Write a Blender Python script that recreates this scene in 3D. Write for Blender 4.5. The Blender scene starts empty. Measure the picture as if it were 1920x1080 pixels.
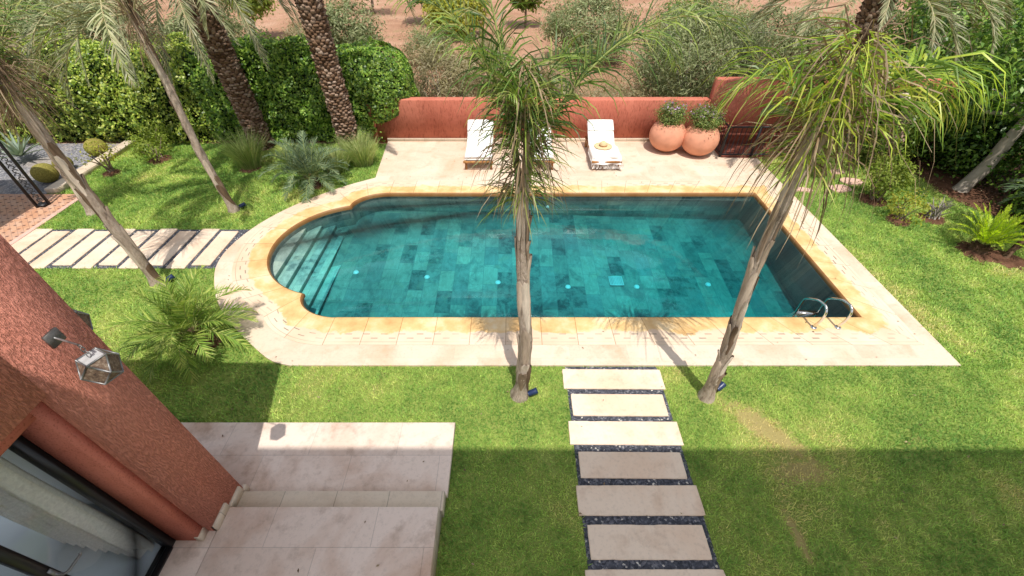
import bpy, math, random
import numpy as np
from mathutils import Vector
from mathutils.geometry import tessellate_polygon
R = math.radians
rng = np.random.default_rng(7)
random.seed(7)
sc = bpy.context.scene
C = bpy.data.collections.new('garden')
sc.collection.children.link(C)

# ------------------------------------------------------------------ node helpers
class Mat:
    def __init__(s, name, rough=.6, spec=.3):
        s.m = bpy.data.materials.new(name); s.m.use_nodes = True
        s.t = s.m.node_tree; s.t.nodes.clear()
        s.out = s.t.nodes.new('ShaderNodeOutputMaterial')
        s.b = s.t.nodes.new('ShaderNodeBsdfPrincipled')
        s.b.inputs['Roughness'].default_value = rough
        s.b.inputs['Specular IOR Level'].default_value = spec
        s.link(s.b.outputs[0], s.out.inputs[0])
        s.tc = None
    def link(s, a, b): s.t.links.new(a, b)
    def put(s, v, inp):
        if isinstance(v, bpy.types.NodeSocket): s.link(v, inp)
        elif isinstance(v, (tuple, list)) and len(v) == 3 and inp.type == 'RGBA': inp.default_value = (*v, 1)
        else: inp.default_value = v
    def coord(s, kind='Object', scale=None, rot=None):
        if s.tc is None: s.tc = s.t.nodes.new('ShaderNodeTexCoord')
        o = s.tc.outputs[kind]
        if scale or rot:
            mp = s.t.nodes.new('ShaderNodeMapping')
            if scale: mp.inputs['Scale'].default_value = scale
            if rot: mp.inputs['Rotation'].default_value = rot
            s.link(o, mp.inputs[0]); o = mp.outputs[0]
        return o
    def noise(s, scale, detail=4, rough=.55, co=None, dist=0):
        n = s.t.nodes.new('ShaderNodeTexNoise')
        s.link(co or s.coord(), n.inputs['Vector'])
        n.inputs['Scale'].default_value = scale; n.inputs['Detail'].default_value = detail
        n.inputs['Roughness'].default_value = rough; n.inputs['Distortion'].default_value = dist
        return n.outputs[0]
    def vor(s, scale, feature='F1', co=None, out='Distance'):
        n = s.t.nodes.new('ShaderNodeTexVoronoi'); n.feature = feature
        s.link(co or s.coord(), n.inputs['Vector']); n.inputs['Scale'].default_value = scale
        return n.outputs[out]
    def brick(s, bw, rh, mortar, c1, c2, cm, co=None, offset=.5, bias=0, smooth=.1):
        n = s.t.nodes.new('ShaderNodeTexBrick'); n.offset = offset
        s.link(co or s.coord(), n.inputs['Vector'])
        n.inputs['Scale'].default_value = 1
        for k, v in (('Color1', c1), ('Color2', c2), ('Mortar', cm)): s.put(v, n.inputs[k])
        n.inputs['Mortar Size'].default_value = mortar; n.inputs['Mortar Smooth'].default_value = smooth
        n.inputs['Bias'].default_value = bias
        n.inputs['Brick Width'].default_value = bw; n.inputs['Row Height'].default_value = rh
        return n
    def ramp(s, f, stops, interp='LINEAR'):
        n = s.t.nodes.new('ShaderNodeValToRGB'); e = n.color_ramp.elements; n.color_ramp.interpolation = interp
        while len(e) < len(stops): e.new(.5)
        for el, (p, c) in zip(e, stops):
            el.position = p; el.color = (*c, 1) if isinstance(c, (tuple, list)) else (c, c, c, 1)
        s.link(f, n.inputs[0]); return n.outputs[0]
    def mix(s, a, b, f, mode='MIX'):
        n = s.t.nodes.new('ShaderNodeMix'); n.data_type = 'RGBA'; n.blend_type = mode
        s.put(f, n.inputs[0]); s.put(a, n.inputs[6]); s.put(b, n.inputs[7]); return n.outputs[2]
    def math(s, op, a, b=0, clamp=False):
        n = s.t.nodes.new('ShaderNodeMath'); n.operation = op; n.use_clamp = clamp
        s.put(a, n.inputs[0]); s.put(b, n.inputs[1]); return n.outputs[0]
    def rnd(s): return s.t.nodes.new('ShaderNodeNewGeometry').outputs['Random Per Island']
    def attr(s, name):
        n = s.t.nodes.new('ShaderNodeAttribute'); n.attribute_name = name; return n.outputs['Fac']
    def color(s, c): s.put(c, s.b.inputs['Base Color']); return s
    def bump(s, h, strength=.5, dist=.02):
        n = s.t.nodes.new('ShaderNodeBump'); n.inputs['Strength'].default_value = strength
        n.inputs['Distance'].default_value = dist; s.put(h, n.inputs['Height'])
        s.link(n.outputs[0], s.b.inputs['Normal']); return s
    def translucent(s, c, f):
        tr = s.t.nodes.new('ShaderNodeBsdfTranslucent'); s.put(c, tr.inputs[0])
        mx = s.t.nodes.new('ShaderNodeMixShader'); mx.inputs[0].default_value = f
        s.link(s.b.outputs[0], mx.inputs[1]); s.link(tr.outputs[0], mx.inputs[2])
        s.link(mx.outputs[0], s.out.inputs[0]); return s

def plain(name, c, rough=.6, spec=.3, metal=0, var=.25, sc_=8, bump=0):
    m = Mat(name, rough, spec)
    d = tuple(x*(1-var) for x in c); l = tuple(min(1, x*(1+var)) for x in c)
    n = m.noise(sc_, 5)
    m.color(m.ramp(n, [(.3, d), (.7, l)])); m.b.inputs['Metallic'].default_value = metal
    if bump: m.bump(m.noise(sc_*6, 4), bump, .01)
    return m.m

def leaf(name, stops, tr=.3, rough=.5, patch=.5, spec=.25):
    m = Mat(name, rough, spec)
    k = len(stops)-1
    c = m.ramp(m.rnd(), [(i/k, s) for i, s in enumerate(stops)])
    big = m.ramp(m.noise(patch, 3), [(.3, .50), (.7, 1.3)])  # patchy leaf tone; its dark patches also paint shaded gaps between clumps
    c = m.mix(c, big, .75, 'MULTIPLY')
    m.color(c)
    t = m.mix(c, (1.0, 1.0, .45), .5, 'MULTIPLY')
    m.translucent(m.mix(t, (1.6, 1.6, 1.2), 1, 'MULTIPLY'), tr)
    return m.m

def travertine(name, base, stain, dark, stain_amt=.5, bw=.9, rh=.6, joint=.004, jdark=.55, rough=.55, rot=0, scale=1.0):
    m = Mat(name, rough, .3)
    co = m.coord()
    n1 = m.noise(.9*scale, 5, .6, dist=.6); n2 = m.noise(3.3*scale, 6, .65); n3 = m.noise(26, 4, .7)
    c = m.mix(base, stain, m.ramp(n1, [(.45, 0.), (.68, stain_amt)]))
    c = m.mix(c, dark, m.ramp(n2, [(.53, 0.), (.75, .55)]))
    c = m.mix(c, (.62, .62, .62), m.ramp(n3, [(.3, .35), (.5, 0.)]), 'MULTIPLY')
    b = m.brick(bw, rh, joint, (1, 1, 1), (.9, .88, .86), (jdark,)*3, m.coord(rot=(0, 0, rot)) if rot else co)
    c = m.mix(c, b.outputs[0], 1, 'MULTIPLY')
    m.color(c); m.bump(m.noise(40, 5, .7), .25, .006)
    return m.m

M = {}
# lawn soil under the blades
m = Mat('lawn_soil', .9, .1)
m.color(m.mix(m.ramp(m.noise(1.2, 6), [(.3, (.17, .23, .05)), (.7, (.27, .32, .08))]), (.30, .20, .11), m.ramp(m.noise(2.2, 6, .65), [(.62, 0.), (.78, .6)])))
def patch(m, loc, ang, sx, sy):
    mp = m.t.nodes.new('ShaderNodeMapping'); mp.vector_type = 'TEXTURE'; m.link(m.coord(), mp.inputs[0])
    mp.inputs['Location'].default_value = (*loc, 0); mp.inputs['Rotation'].default_value = (0, 0, R(ang)); mp.inputs['Scale'].default_value = (sx, sy, 100)
    ln = m.t.nodes.new('ShaderNodeVectorMath'); ln.operation = 'LENGTH'; m.link(mp.outputs[0], ln.inputs[0])
    return m.ramp(m.math('ADD', ln.outputs['Value'], m.math('MULTIPLY', m.math('SUBTRACT', m.noise(11, 6, .75), .5), 3.0)), [(.55, 1.), (1., 0.)])
pm = m.math('MAXIMUM', patch(m, (3.4, 3.02), -47, .75, .24), m.math('MAXIMUM', patch(m, (3.62, 2.42), 10, .45, .2), patch(m, (3.17, 1.7), 95, .35, .08)))
m.color(m.mix(m.b.inputs['Base Color'].links[0].from_socket, (.36, .25, .12), m.math('MULTIPLY', pm, .65)))
m.bump(m.noise(60, 4), .6, .02); M['lawn'] = m.m
# grass blades: tone comes from a per blade number
m = Mat('grass_blades', .55, .2)
c = m.ramp(m.attr('tone'), [(0, (.15, .285, .060)), (.35, (.27, .43, .092)), (.65, (.46, .57, .145)), (1, (.66, .56, .26))])
c = m.mix(c, m.ramp(m.rnd(), [(0, .5), (1, 1.5)]), .9, 'MULTIPLY')
m.color(c); m.translucent(m.mix(c, (1.3, 1.4, .7), 1, 'MULTIPLY'), .35); M['grass'] = m.m
m = Mat('red_soil', .95, .1)
c = m.ramp(m.noise(.35, 6, .6), [(.3, (.34, .18, .11)), (.55, (.47, .27, .175)), (.75, (.55, .36, .25))])
c = m.mix(c, m.ramp(m.noise(14, 5, .7), [(.35, .6), (.65, 1.15)]), .8, 'MULTIPLY')
c = m.mix(c, (.30, .27, .12), m.ramp(m.noise(.8, 6, .7), [(.55, 0.), (.72, .75)]))
m.color(c).bump(m.noise(9, 6, .7), .9, .1); M['soil'] = m.m
m = Mat('garden_earth', .95, .1)
c = m.ramp(m.noise(7, 6, .7), [(.3, (.07, .035, .02)), (.7, (.22, .11, .07))])
m.color(c).bump(m.noise(30, 5, .7), 1, .04); M['earth'] = m.m
# stucco
def stucco(name, a, b, streak=True, s=1.0, strength=.9, dist=.016):
    m = Mat(name, .85, .15)
    n = m.noise(1.4, 5, .6)
    c = m.mix(a, b, m.ramp(n, [(.3, 0.), (.7, 1.)]))
    co = m.coord(scale=(1, 1, .22)) if streak else m.coord()
    w = m.noise(95*s, 3, .6, co, .3)
    w2 = m.noise(110*s, 4, .7)
    h = m.math('ADD', m.ramp(w, [(.40, 0.), (.52, .75), (.8, 1.)]), m.math('MULTIPLY', w2, .5))
    c = m.mix(c, (.55, .47, .45), m.ramp(w, [(.34, .7), (.45, 0.)]), 'MULTIPLY')  # crevices of the relief darkened in the colour, like shade in hollows
    c = m.mix(c, (.80, .76, .74), m.ramp(m.noise(.8, 6, .7), [(.5, 0.), (.7, .8)]), 'MULTIPLY')
    m.color(c).bump(h, strength, dist)
    return m.m
M['stucco'] = stucco('red_plaster', (.68, .25, .18), (.76, .31, .23), True, 1.0, .85, .02)
M['stucco_smooth'] = stucco('smooth_red_plaster', (.50, .155, .105), (.58, .20, .14), False, .7, .25)
M['wall_red'] = stucco('garden_wall_plaster', (.48, .145, .095), (.58, .20, .135), True, .35, .4)
M['deck'] = travertine('deck_travertine', (.69, .575, .455), (.66, .44, .31), (.52, .33, .19), .9, .9, .6, .004, .86)
M['slab'] = travertine('cream_slab', (.78, .635, .50), (.70, .49, .34), (.50, .33, .22), .8, 9, 9, .001, 1)
M['terrace'] = travertine('terrace_travertine', (.76, .63, .54), (.58, .41, .31), (.30, .19, .13), 1.0, 1.1, .55, .004, .72, .45, 0, 1.3)
M['trim'] = travertine('trim_stone', (.66, .56, .44), (.6, .46, .34), (.45, .35, .25), .5, .6, .4, .005, .6)
# coping ring: uv.x runs along the rim, uv.y across it
m = Mat('pool_coping_stone', .5, .3)
uv = m.coord('UV')
sx = m.t.nodes.new('ShaderNodeSeparateXYZ'); m.link(uv, sx.inputs[0])
d = m.math('ADD', sx.outputs[1], m.math('MULTIPLY', m.math('SUBTRACT', m.noise(1.6, 7, .72), .5), .58))
gold = m.ramp(m.noise(2.5, 6, .65), [(.28, (.56, .32, .13)), (.48, (.68, .46, .21)), (.68, (.75, .61, .39))])
cream = m.ramp(m.noise(1.6, 5, .6), [(.3, (.72, .61, .48)), (.7, (.68, .50, .36))])
c = m.mix(gold, cream, m.ramp(d, [(.315, 0.), (.355, 1.)]))
b = m.brick(.58, 5, .004, (1, 1, 1), (.92, .89, .85), (.36, .25, .17), uv, 0)
c = m.mix(c, b.outputs[0], 1, 'MULTIPLY')
def slot(m, off, dd, ln=.11, per=.29, hw=.0095):
    f = m.math('FRACT', m.math('DIVIDE', m.math('ADD', sx.outputs[0], off), per))
    a = m.math('LESS_THAN', f, ln/per)
    q = m.math('LESS_THAN', m.math('ABSOLUTE', m.math('SUBTRACT', sx.outputs[1], dd)), hw)
    return m.math('MULTIPLY', a, q)
sl = m.math('MAXIMUM', slot(m, 0, .385), slot(m, .145, .475))
line = m.math('LESS_THAN', m.math('ABSOLUTE', m.math('SUBTRACT', sx.outputs[1], .555)), .005)
fade = m.ramp(m.noise(.55, 3), [(.40, .25), (.62, .95)])
c = m.mix(c, (.10, .075, .06), m.math('MULTIPLY', sl, fade))
c = m.mix(c, (.30, .22, .16), m.math('MULTIPLY', line, fade))
m.color(c).bump(m.noise(45, 5, .7), .2, .006); M['coping'] = m.m
# slate
def slate(name, uvmode, bw, rh, rot=0, gain=1.0):
    m = Mat(name, .45, .4)
    co = m.coord('UV') if uvmode else m.coord(rot=(0, 0, rot))
    b = m.brick(bw, rh, .005, (0, 0, 0), (1, 1, 1), (.5, .5, .5), co, .37, 0, 0)
    f = b.outputs[0]
    base = m.ramp(f, [(0, (.15, .18, .17)), (.28, (.25, .27, .235)), (.5, (.33, .345, .29)), (.7, (.21, .25, .235)), (.85, (.28, .30, .26)), (1, (.38, .36, .29))])
    blot = m.math('MULTIPLY', m.ramp(m.noise(5.5, 6, .7), [(.47, 0.), (.58, 1.)]), m.ramp(f, [(.0, 1.), (.16, .85), (.24, .12), (.68, .1), (.8, .45), (.9, 0.)]))
    base = m.mix(base, (.13, .17, .16), m.ramp(m.noise(2.6, 6, .7, None, .8), [(.52, 0.), (.64, .7)]))
    c = m.mix(base, (.075, .10, .10), blot)
    c = m.mix(c, m.ramp(m.noise(9, 5, .7, m.coord(scale=(1, .4, 1)), 1.2), [(.3, .7), (.7, 1.25)]), .8, 'MULTIPLY')
    c = m.mix(c, (.40, .31, .18), m.ramp(m.noise(1.7, 5, .7, None, 1.), [(.58, 0.), (.75, .45)]))
    c = m.mix(c, (.16, .18, .17), m.math('MULTIPLY', b.outputs[1], .8))
    c = m.mix(c, (1.25*gain,)*3, m.math('MULTIPLY', m.noise(.7, 4, .6), 1, True), 'MULTIPLY') if False else m.mix(c, m.ramp(m.noise(.55, 4, .6), [(.3, .55*gain), (.7, 1.1*gain)]), 1, 'MULTIPLY')
    m.color(c).bump(m.noise(14, 5, .7), .3, .01)
    return m.m
M['slate_floor'] = slate('slate_floor_tiles', False, .60, .31, R(90))
M['slate_step'] = slate('slate_step_tiles', False, .50, .27, R(90), 1.9)
M['slate_wall'] = slate('slate_wall_tiles', True, .5, .16)
# water
m = Mat('pool_water')
t = m.t; tr = t.nodes.new('ShaderNodeBsdfTransparent'); gl = t.nodes.new('ShaderNodeBsdfGlossy')
gl.inputs['Roughness'].default_value = .015
fr = t.nodes.new('ShaderNodeFresnel'); fr.inputs[0].default_value = 1.33
geo = t.nodes.new('ShaderNodeNewGeometry')
sz = t.nodes.new('ShaderNodeSeparateXYZ'); m.link(geo.outputs['True Normal'], sz.inputs[0])
f = m.math('MULTIPLY', fr.outputs[0], m.math('GREATER_THAN', sz.outputs[2], .5))
f = m.math('MULTIPLY', f, m.math('SUBTRACT', 1, geo.outputs['Backfacing']))
mx = t.nodes.new('ShaderNodeMixShader'); m.link(f, mx.inputs[0]); m.link(tr.outputs[0], mx.inputs[1]); m.link(gl.outputs[0], mx.inputs[2])
bp = t.nodes.new('ShaderNodeBump'); bp.inputs['Strength'].default_value = .25; bp.inputs['Distance'].default_value = .02
m.link(m.noise(4.5, 4, .5), bp.inputs['Height']); m.link(bp.outputs[0], gl.inputs['Normal']); m.link(bp.outputs[0], fr.inputs['Normal'])
va = t.nodes.new('ShaderNodeVolumeAbsorption'); va.inputs['Color'].default_value = (.08, .885, .93, 1); va.inputs['Density'].default_value = 1.5
m.link(mx.outputs[0], m.out.inputs['Surface']); m.link(va.outputs[0], m.out.inputs['Volume'])
t.nodes.remove(m.b); M['water'] = m.m
# glass
def glass(name, tint, k=1.6):
    m = Mat(name); t = m.t
    tr = t.nodes.new('ShaderNodeBsdfTransparent'); tr.inputs[0].default_value = (*tint, 1)
    gl = t.nodes.new('ShaderNodeBsdfGlossy'); gl.inputs['Roughness'].default_value = .02
    fr = t.nodes.new('ShaderNodeFresnel'); fr.inputs[0].default_value = 1.5
    ge = t.nodes.new('ShaderNodeNewGeometry'); f = m.math('MULTIPLY', fr.outputs[0], m.math('MULTIPLY', m.math('SUBTRACT', 1, ge.outputs['Backfacing']), k), True)
    mx = t.nodes.new('ShaderNodeMixShader'); m.link(f, mx.inputs[0]); m.link(tr.outputs[0], mx.inputs[1]); m.link(gl.outputs[0], mx.inputs[2])
    m.link(mx.outputs[0], m.out.inputs[0]); t.nodes.remove(m.b); return m.m
M['glass'] = glass('door_glass', (.95, .97, .97), .9)
m = Mat('mottled_lantern_glass', .65, .15)
m.color(m.ramp(m.noise(45, 5, .7), [(.3, (.05, .035, .03)), (.5, (.15, .10, .07)), (.7, (.30, .24, .18))])); M['lglass'] = m.m
M['zinc'] = plain('weathered_zinc', (.22, .22, .22), .45, .5, .6, .3, 30)
M['capzinc'] = plain('pale_zinc_sheet', (.42, .42, .42), .6, .3, .1, .15, 25)
M['plate'] = plain('dark_zinc_plate', (.10, .095, .09), .5, .4, .3, .3, 25)
M['iron'] = plain('black_iron', (.018, .018, .022), .45, .4)
M['steel'] = plain('polished_steel', (.72, .70, .66), .14, .5, 1, .05)
M['black'] = plain('black_door_frame', (.012, .012, .013), .35, .4)
M['spot'] = plain('navy_spot_housing', (.015, .03, .09), .35, .5)
M['white'] = plain('white_fitting', (.60, .62, .62), .4, .4, 0, .05)
M['cushion'] = plain('white_canvas', (.84, .82, .79), .9, .1, 0, .04, 6, .15)
M['wood'] = plain('honey_wood', (.32, .15, .05), .5, .3, 0, .35, 12)
M['straw'] = plain('straw_weave', (.62, .47, .27), .9, .1, 0, .2, 60, .4)
m = Mat('striped_throw', .95, .05)
w = m.t.nodes.new('ShaderNodeTexWave'); w.wave_type = 'BANDS'; w.bands_direction = 'Y'; w.inputs['Scale'].default_value = 3.4; w.inputs['Distortion'].default_value = .3
m.link(m.coord(), w.inputs[0])
m.color(m.mix((.84, .80, .76), (.52, .47, .46), m.math('MULTIPLY', m.ramp(w.outputs['Fac'], [(.6, 0.), (.8, .7)]), m.ramp(m.noise(40, 4), [(.4, .2), (.6, 1.)])))); m.bump(m.noise(70, 3), .5, .01); M['throw'] = m.m
M['curtain'] = plain('linen_curtain', (.86, .81, .76), .95, .1, 0, .12, 40, .3)
M['inner_floor'] = plain('pale_polished_floor', (.74, .80, .86), .25, .5, 0, .05, 2)
M['pale'] = plain('pale_peach_render', (.74, .60, .50), .85, .15, 0, .06, 2)
M['inner_wall'] = plain('white_room_wall', (.8, .8, .8), .8, .2, 0, .03, 2)
M['terracotta'] = plain('terracotta_clay', (.62, .285, .18), .75, .2, 0, .12, 4, .12)
M['landing'] = plain('red_screed', (.20, .065, .045), .85, .15, 0, .2, 5, .2)
M['pink_plaster'] = plain('pink_plaster', (.62, .40, .33), .8, .2, 0, .12, 5, .1)
M['bark'] = None
m = Mat('palm_bark', .9, .1)
co = m.coord(scale=(1, 1, .3))
n1 = m.noise(9, 6, .7, co, 1.2); n2 = m.noise(60, 4, .7, co)
c = m.ramp(n1, [(.3, (.14, .10, .075)), (.45, (.42, .33, .26)), (.62, (.54, .44, .36)), (.8, (.64, .54, .46))])
c = m.mix(c, m.ramp(n2, [(.3, .6), (.7, 1.15)]), .7, 'MULTIPLY'); m.color(c).bump(m.math('ADD', n1, n2), .9, .02); M['bark'] = m.m
m = Mat('leaf_sheath', .85, .15)
n1 = m.noise(20, 5, .7, m.coord(scale=(1, 1, .15)))
c = m.ramp(m.rnd(), [(0, (.15, .095, .06)), (.35, (.34, .25, .18)), (.7, (.54, .43, .34)), (1, (.66, .56, .46))])
m.color(m.mix(c, m.ramp(n1, [(.3, .55), (.7, 1.2)]), .9, 'MULTIPLY')).bump(n1, .7, .01); M['sheath'] = m.m
m = Mat('date_palm_stubs', .9, .1)
c = m.ramp(m.rnd(), [(0, (.10, .055, .03)), (.4, (.22, .135, .085)), (.75, (.31, .21, .15)), (1, (.40, .30, .23))])
m.color(m.mix(c, m.ramp(m.noise(40, 4, .7), [(.3, .55), (.7, 1.2)]), .9, 'MULTIPLY')); M['stubs'] = m.m
M['dateroot'] = plain('date_palm_core', (.10, .06, .038), .95, .1, 0, .5, 14, .6)
M['twig'] = plain('shrub_twigs', (.20, .15, .11), .9, .1, 0, .3, 12)
M['twig_grey'] = plain('bare_grey_twigs', (.34, .30, .27), .9, .1, 0, .2, 12)
M['trunk_grey'] = plain('smooth_grey_bark', (.36, .31, .26), .85, .15, 0, .25, 5, .4)
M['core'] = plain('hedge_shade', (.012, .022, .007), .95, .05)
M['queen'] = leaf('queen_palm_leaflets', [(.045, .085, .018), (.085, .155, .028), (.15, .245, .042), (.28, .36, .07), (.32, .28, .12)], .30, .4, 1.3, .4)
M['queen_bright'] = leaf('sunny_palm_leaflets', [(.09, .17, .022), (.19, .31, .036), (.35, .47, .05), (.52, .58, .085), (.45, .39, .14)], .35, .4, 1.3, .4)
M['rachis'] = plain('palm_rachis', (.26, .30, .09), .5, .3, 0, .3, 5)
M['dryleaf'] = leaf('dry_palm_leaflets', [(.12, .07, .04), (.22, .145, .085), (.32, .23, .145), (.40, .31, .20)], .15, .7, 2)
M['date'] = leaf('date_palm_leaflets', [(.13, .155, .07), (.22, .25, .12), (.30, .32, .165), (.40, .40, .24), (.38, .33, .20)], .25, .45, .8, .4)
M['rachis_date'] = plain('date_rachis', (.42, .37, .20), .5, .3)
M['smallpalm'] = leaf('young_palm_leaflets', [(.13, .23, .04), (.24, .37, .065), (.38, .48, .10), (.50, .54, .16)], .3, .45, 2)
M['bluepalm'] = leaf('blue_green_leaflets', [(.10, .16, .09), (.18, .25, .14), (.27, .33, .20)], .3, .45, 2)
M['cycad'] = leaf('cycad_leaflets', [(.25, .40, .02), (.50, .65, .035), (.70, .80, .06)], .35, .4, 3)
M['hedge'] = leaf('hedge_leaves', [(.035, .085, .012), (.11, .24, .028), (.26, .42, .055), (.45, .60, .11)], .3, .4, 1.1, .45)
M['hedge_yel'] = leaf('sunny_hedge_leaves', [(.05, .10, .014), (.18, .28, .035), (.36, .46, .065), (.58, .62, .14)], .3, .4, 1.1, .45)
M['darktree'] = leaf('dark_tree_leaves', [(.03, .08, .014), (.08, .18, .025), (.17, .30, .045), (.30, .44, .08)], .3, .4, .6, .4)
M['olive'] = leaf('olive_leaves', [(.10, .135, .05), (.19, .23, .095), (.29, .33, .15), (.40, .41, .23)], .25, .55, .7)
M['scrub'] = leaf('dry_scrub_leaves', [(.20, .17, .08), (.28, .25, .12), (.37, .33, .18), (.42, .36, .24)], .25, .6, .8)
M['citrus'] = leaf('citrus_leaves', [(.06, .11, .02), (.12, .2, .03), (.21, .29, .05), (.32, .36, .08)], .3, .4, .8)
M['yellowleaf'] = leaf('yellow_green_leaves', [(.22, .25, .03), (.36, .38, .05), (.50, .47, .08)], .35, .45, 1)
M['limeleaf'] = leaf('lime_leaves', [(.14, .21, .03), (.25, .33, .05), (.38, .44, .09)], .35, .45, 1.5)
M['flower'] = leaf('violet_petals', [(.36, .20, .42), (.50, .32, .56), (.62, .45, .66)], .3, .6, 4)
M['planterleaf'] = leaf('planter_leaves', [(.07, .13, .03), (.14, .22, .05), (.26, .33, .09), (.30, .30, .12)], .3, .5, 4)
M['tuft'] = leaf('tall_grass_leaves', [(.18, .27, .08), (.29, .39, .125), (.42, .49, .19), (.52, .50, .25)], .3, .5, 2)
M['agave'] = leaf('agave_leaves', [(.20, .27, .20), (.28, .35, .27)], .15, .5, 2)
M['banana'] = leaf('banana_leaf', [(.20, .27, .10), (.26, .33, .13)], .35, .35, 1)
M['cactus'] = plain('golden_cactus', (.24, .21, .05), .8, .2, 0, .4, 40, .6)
m = Mat('dark_gravel', .8, .3)
v = m.vor(48, out='Color'); v2 = m.vor(48)
sepc = m.t.nodes.new('ShaderNodeSeparateColor'); m.link(v, sepc.inputs[0])
m.color(m.ramp(sepc.outputs[0], [(0, (.03, .034, .045)), (.6, (.075, .08, .10)), (.86, (.13, .135, .16)), (.95, (.2, .2, .22)), (1, (.7, .66, .58))])); m.bump(m.math('SUBTRACT', 1, v2), 1, .015); M['gravel'] = m.m
m = Mat('grey_gravel', .85, .2)
v = m.vor(30, out='Color'); sepc = m.t.nodes.new('ShaderNodeSeparateColor'); m.link(v, sepc.inputs[0])
m.color(m.mix(m.ramp(sepc.outputs[0], [(0, (.11, .11, .13)), (.7, (.22, .22, .24)), (1, (.42, .40, .38))]), (.40, .33, .27), m.ramp(m.noise(.9, 4), [(.5, 0.), (.65, .7)]))); m.bump(m.vor(30), .8, .02); M['gravel_grey'] = m.m
m = Mat('brick_paving', .8, .2)
b = m.brick(.30, .10, .006, (.50, .26, .155), (.56, .33, .21), (.36, .20, .13), m.coord(rot=(0, 0, R(45))))
dots = m.brick(.30, .15, .045, (0, 0, 0), (0, 0, 0), (1, 1, 1), m.coord(), .5)
c = m.mix(b.outputs[0], (.5, .45, .42), m.ramp(m.noise(3, 5), [(.45, 0.), (.7, .35)]))
# small dark key stones set in a grid
def cell(m, axis, per, half):
    s2 = m.t.nodes.new('ShaderNodeSeparateXYZ'); m.link(m.coord(), s2.inputs[0])
    return m.math('LESS_THAN', m.math('ABSOLUTE', m.math('SUBTRACT', m.math('FRACT', m.math('DIVIDE', s2.outputs[axis], per)), .5)), half)
key = m.math('MULTIPLY', cell(m, 0, .2, .16), cell(m, 1, .14, .16))
m.color(m.mix(c, (.11, .06, .05), m.math('MULTIPLY', key, .8))); M['brick'] = m.m

# ------------------------------------------------------------------ object helpers
def wloc(o):
    v = np.zeros(3)
    while o is not None: v += np.array(o.location); o = o.parent
    return v
def tag(o, label=None, cat=None, group=None, kind=None):
    for k, v in (('label', label), ('category', cat), ('group', group), ('kind', kind)):
        if v: o[k] = v
    return o
def thing(name, label, cat, loc=(0, 0, 0), group=None, rz=0):
    o = bpy.data.objects.new(name, None); C.objects.link(o); o.location = loc; o.rotation_euler.z = rz
    o.empty_display_size = .1
    return tag(o, label, cat, group)
def copy_tree(o, parent=None):
    c = o.copy(); C.objects.link(c); c.parent = parent
    for ch in list(o.children): copy_tree(ch, c)
    return c

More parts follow.
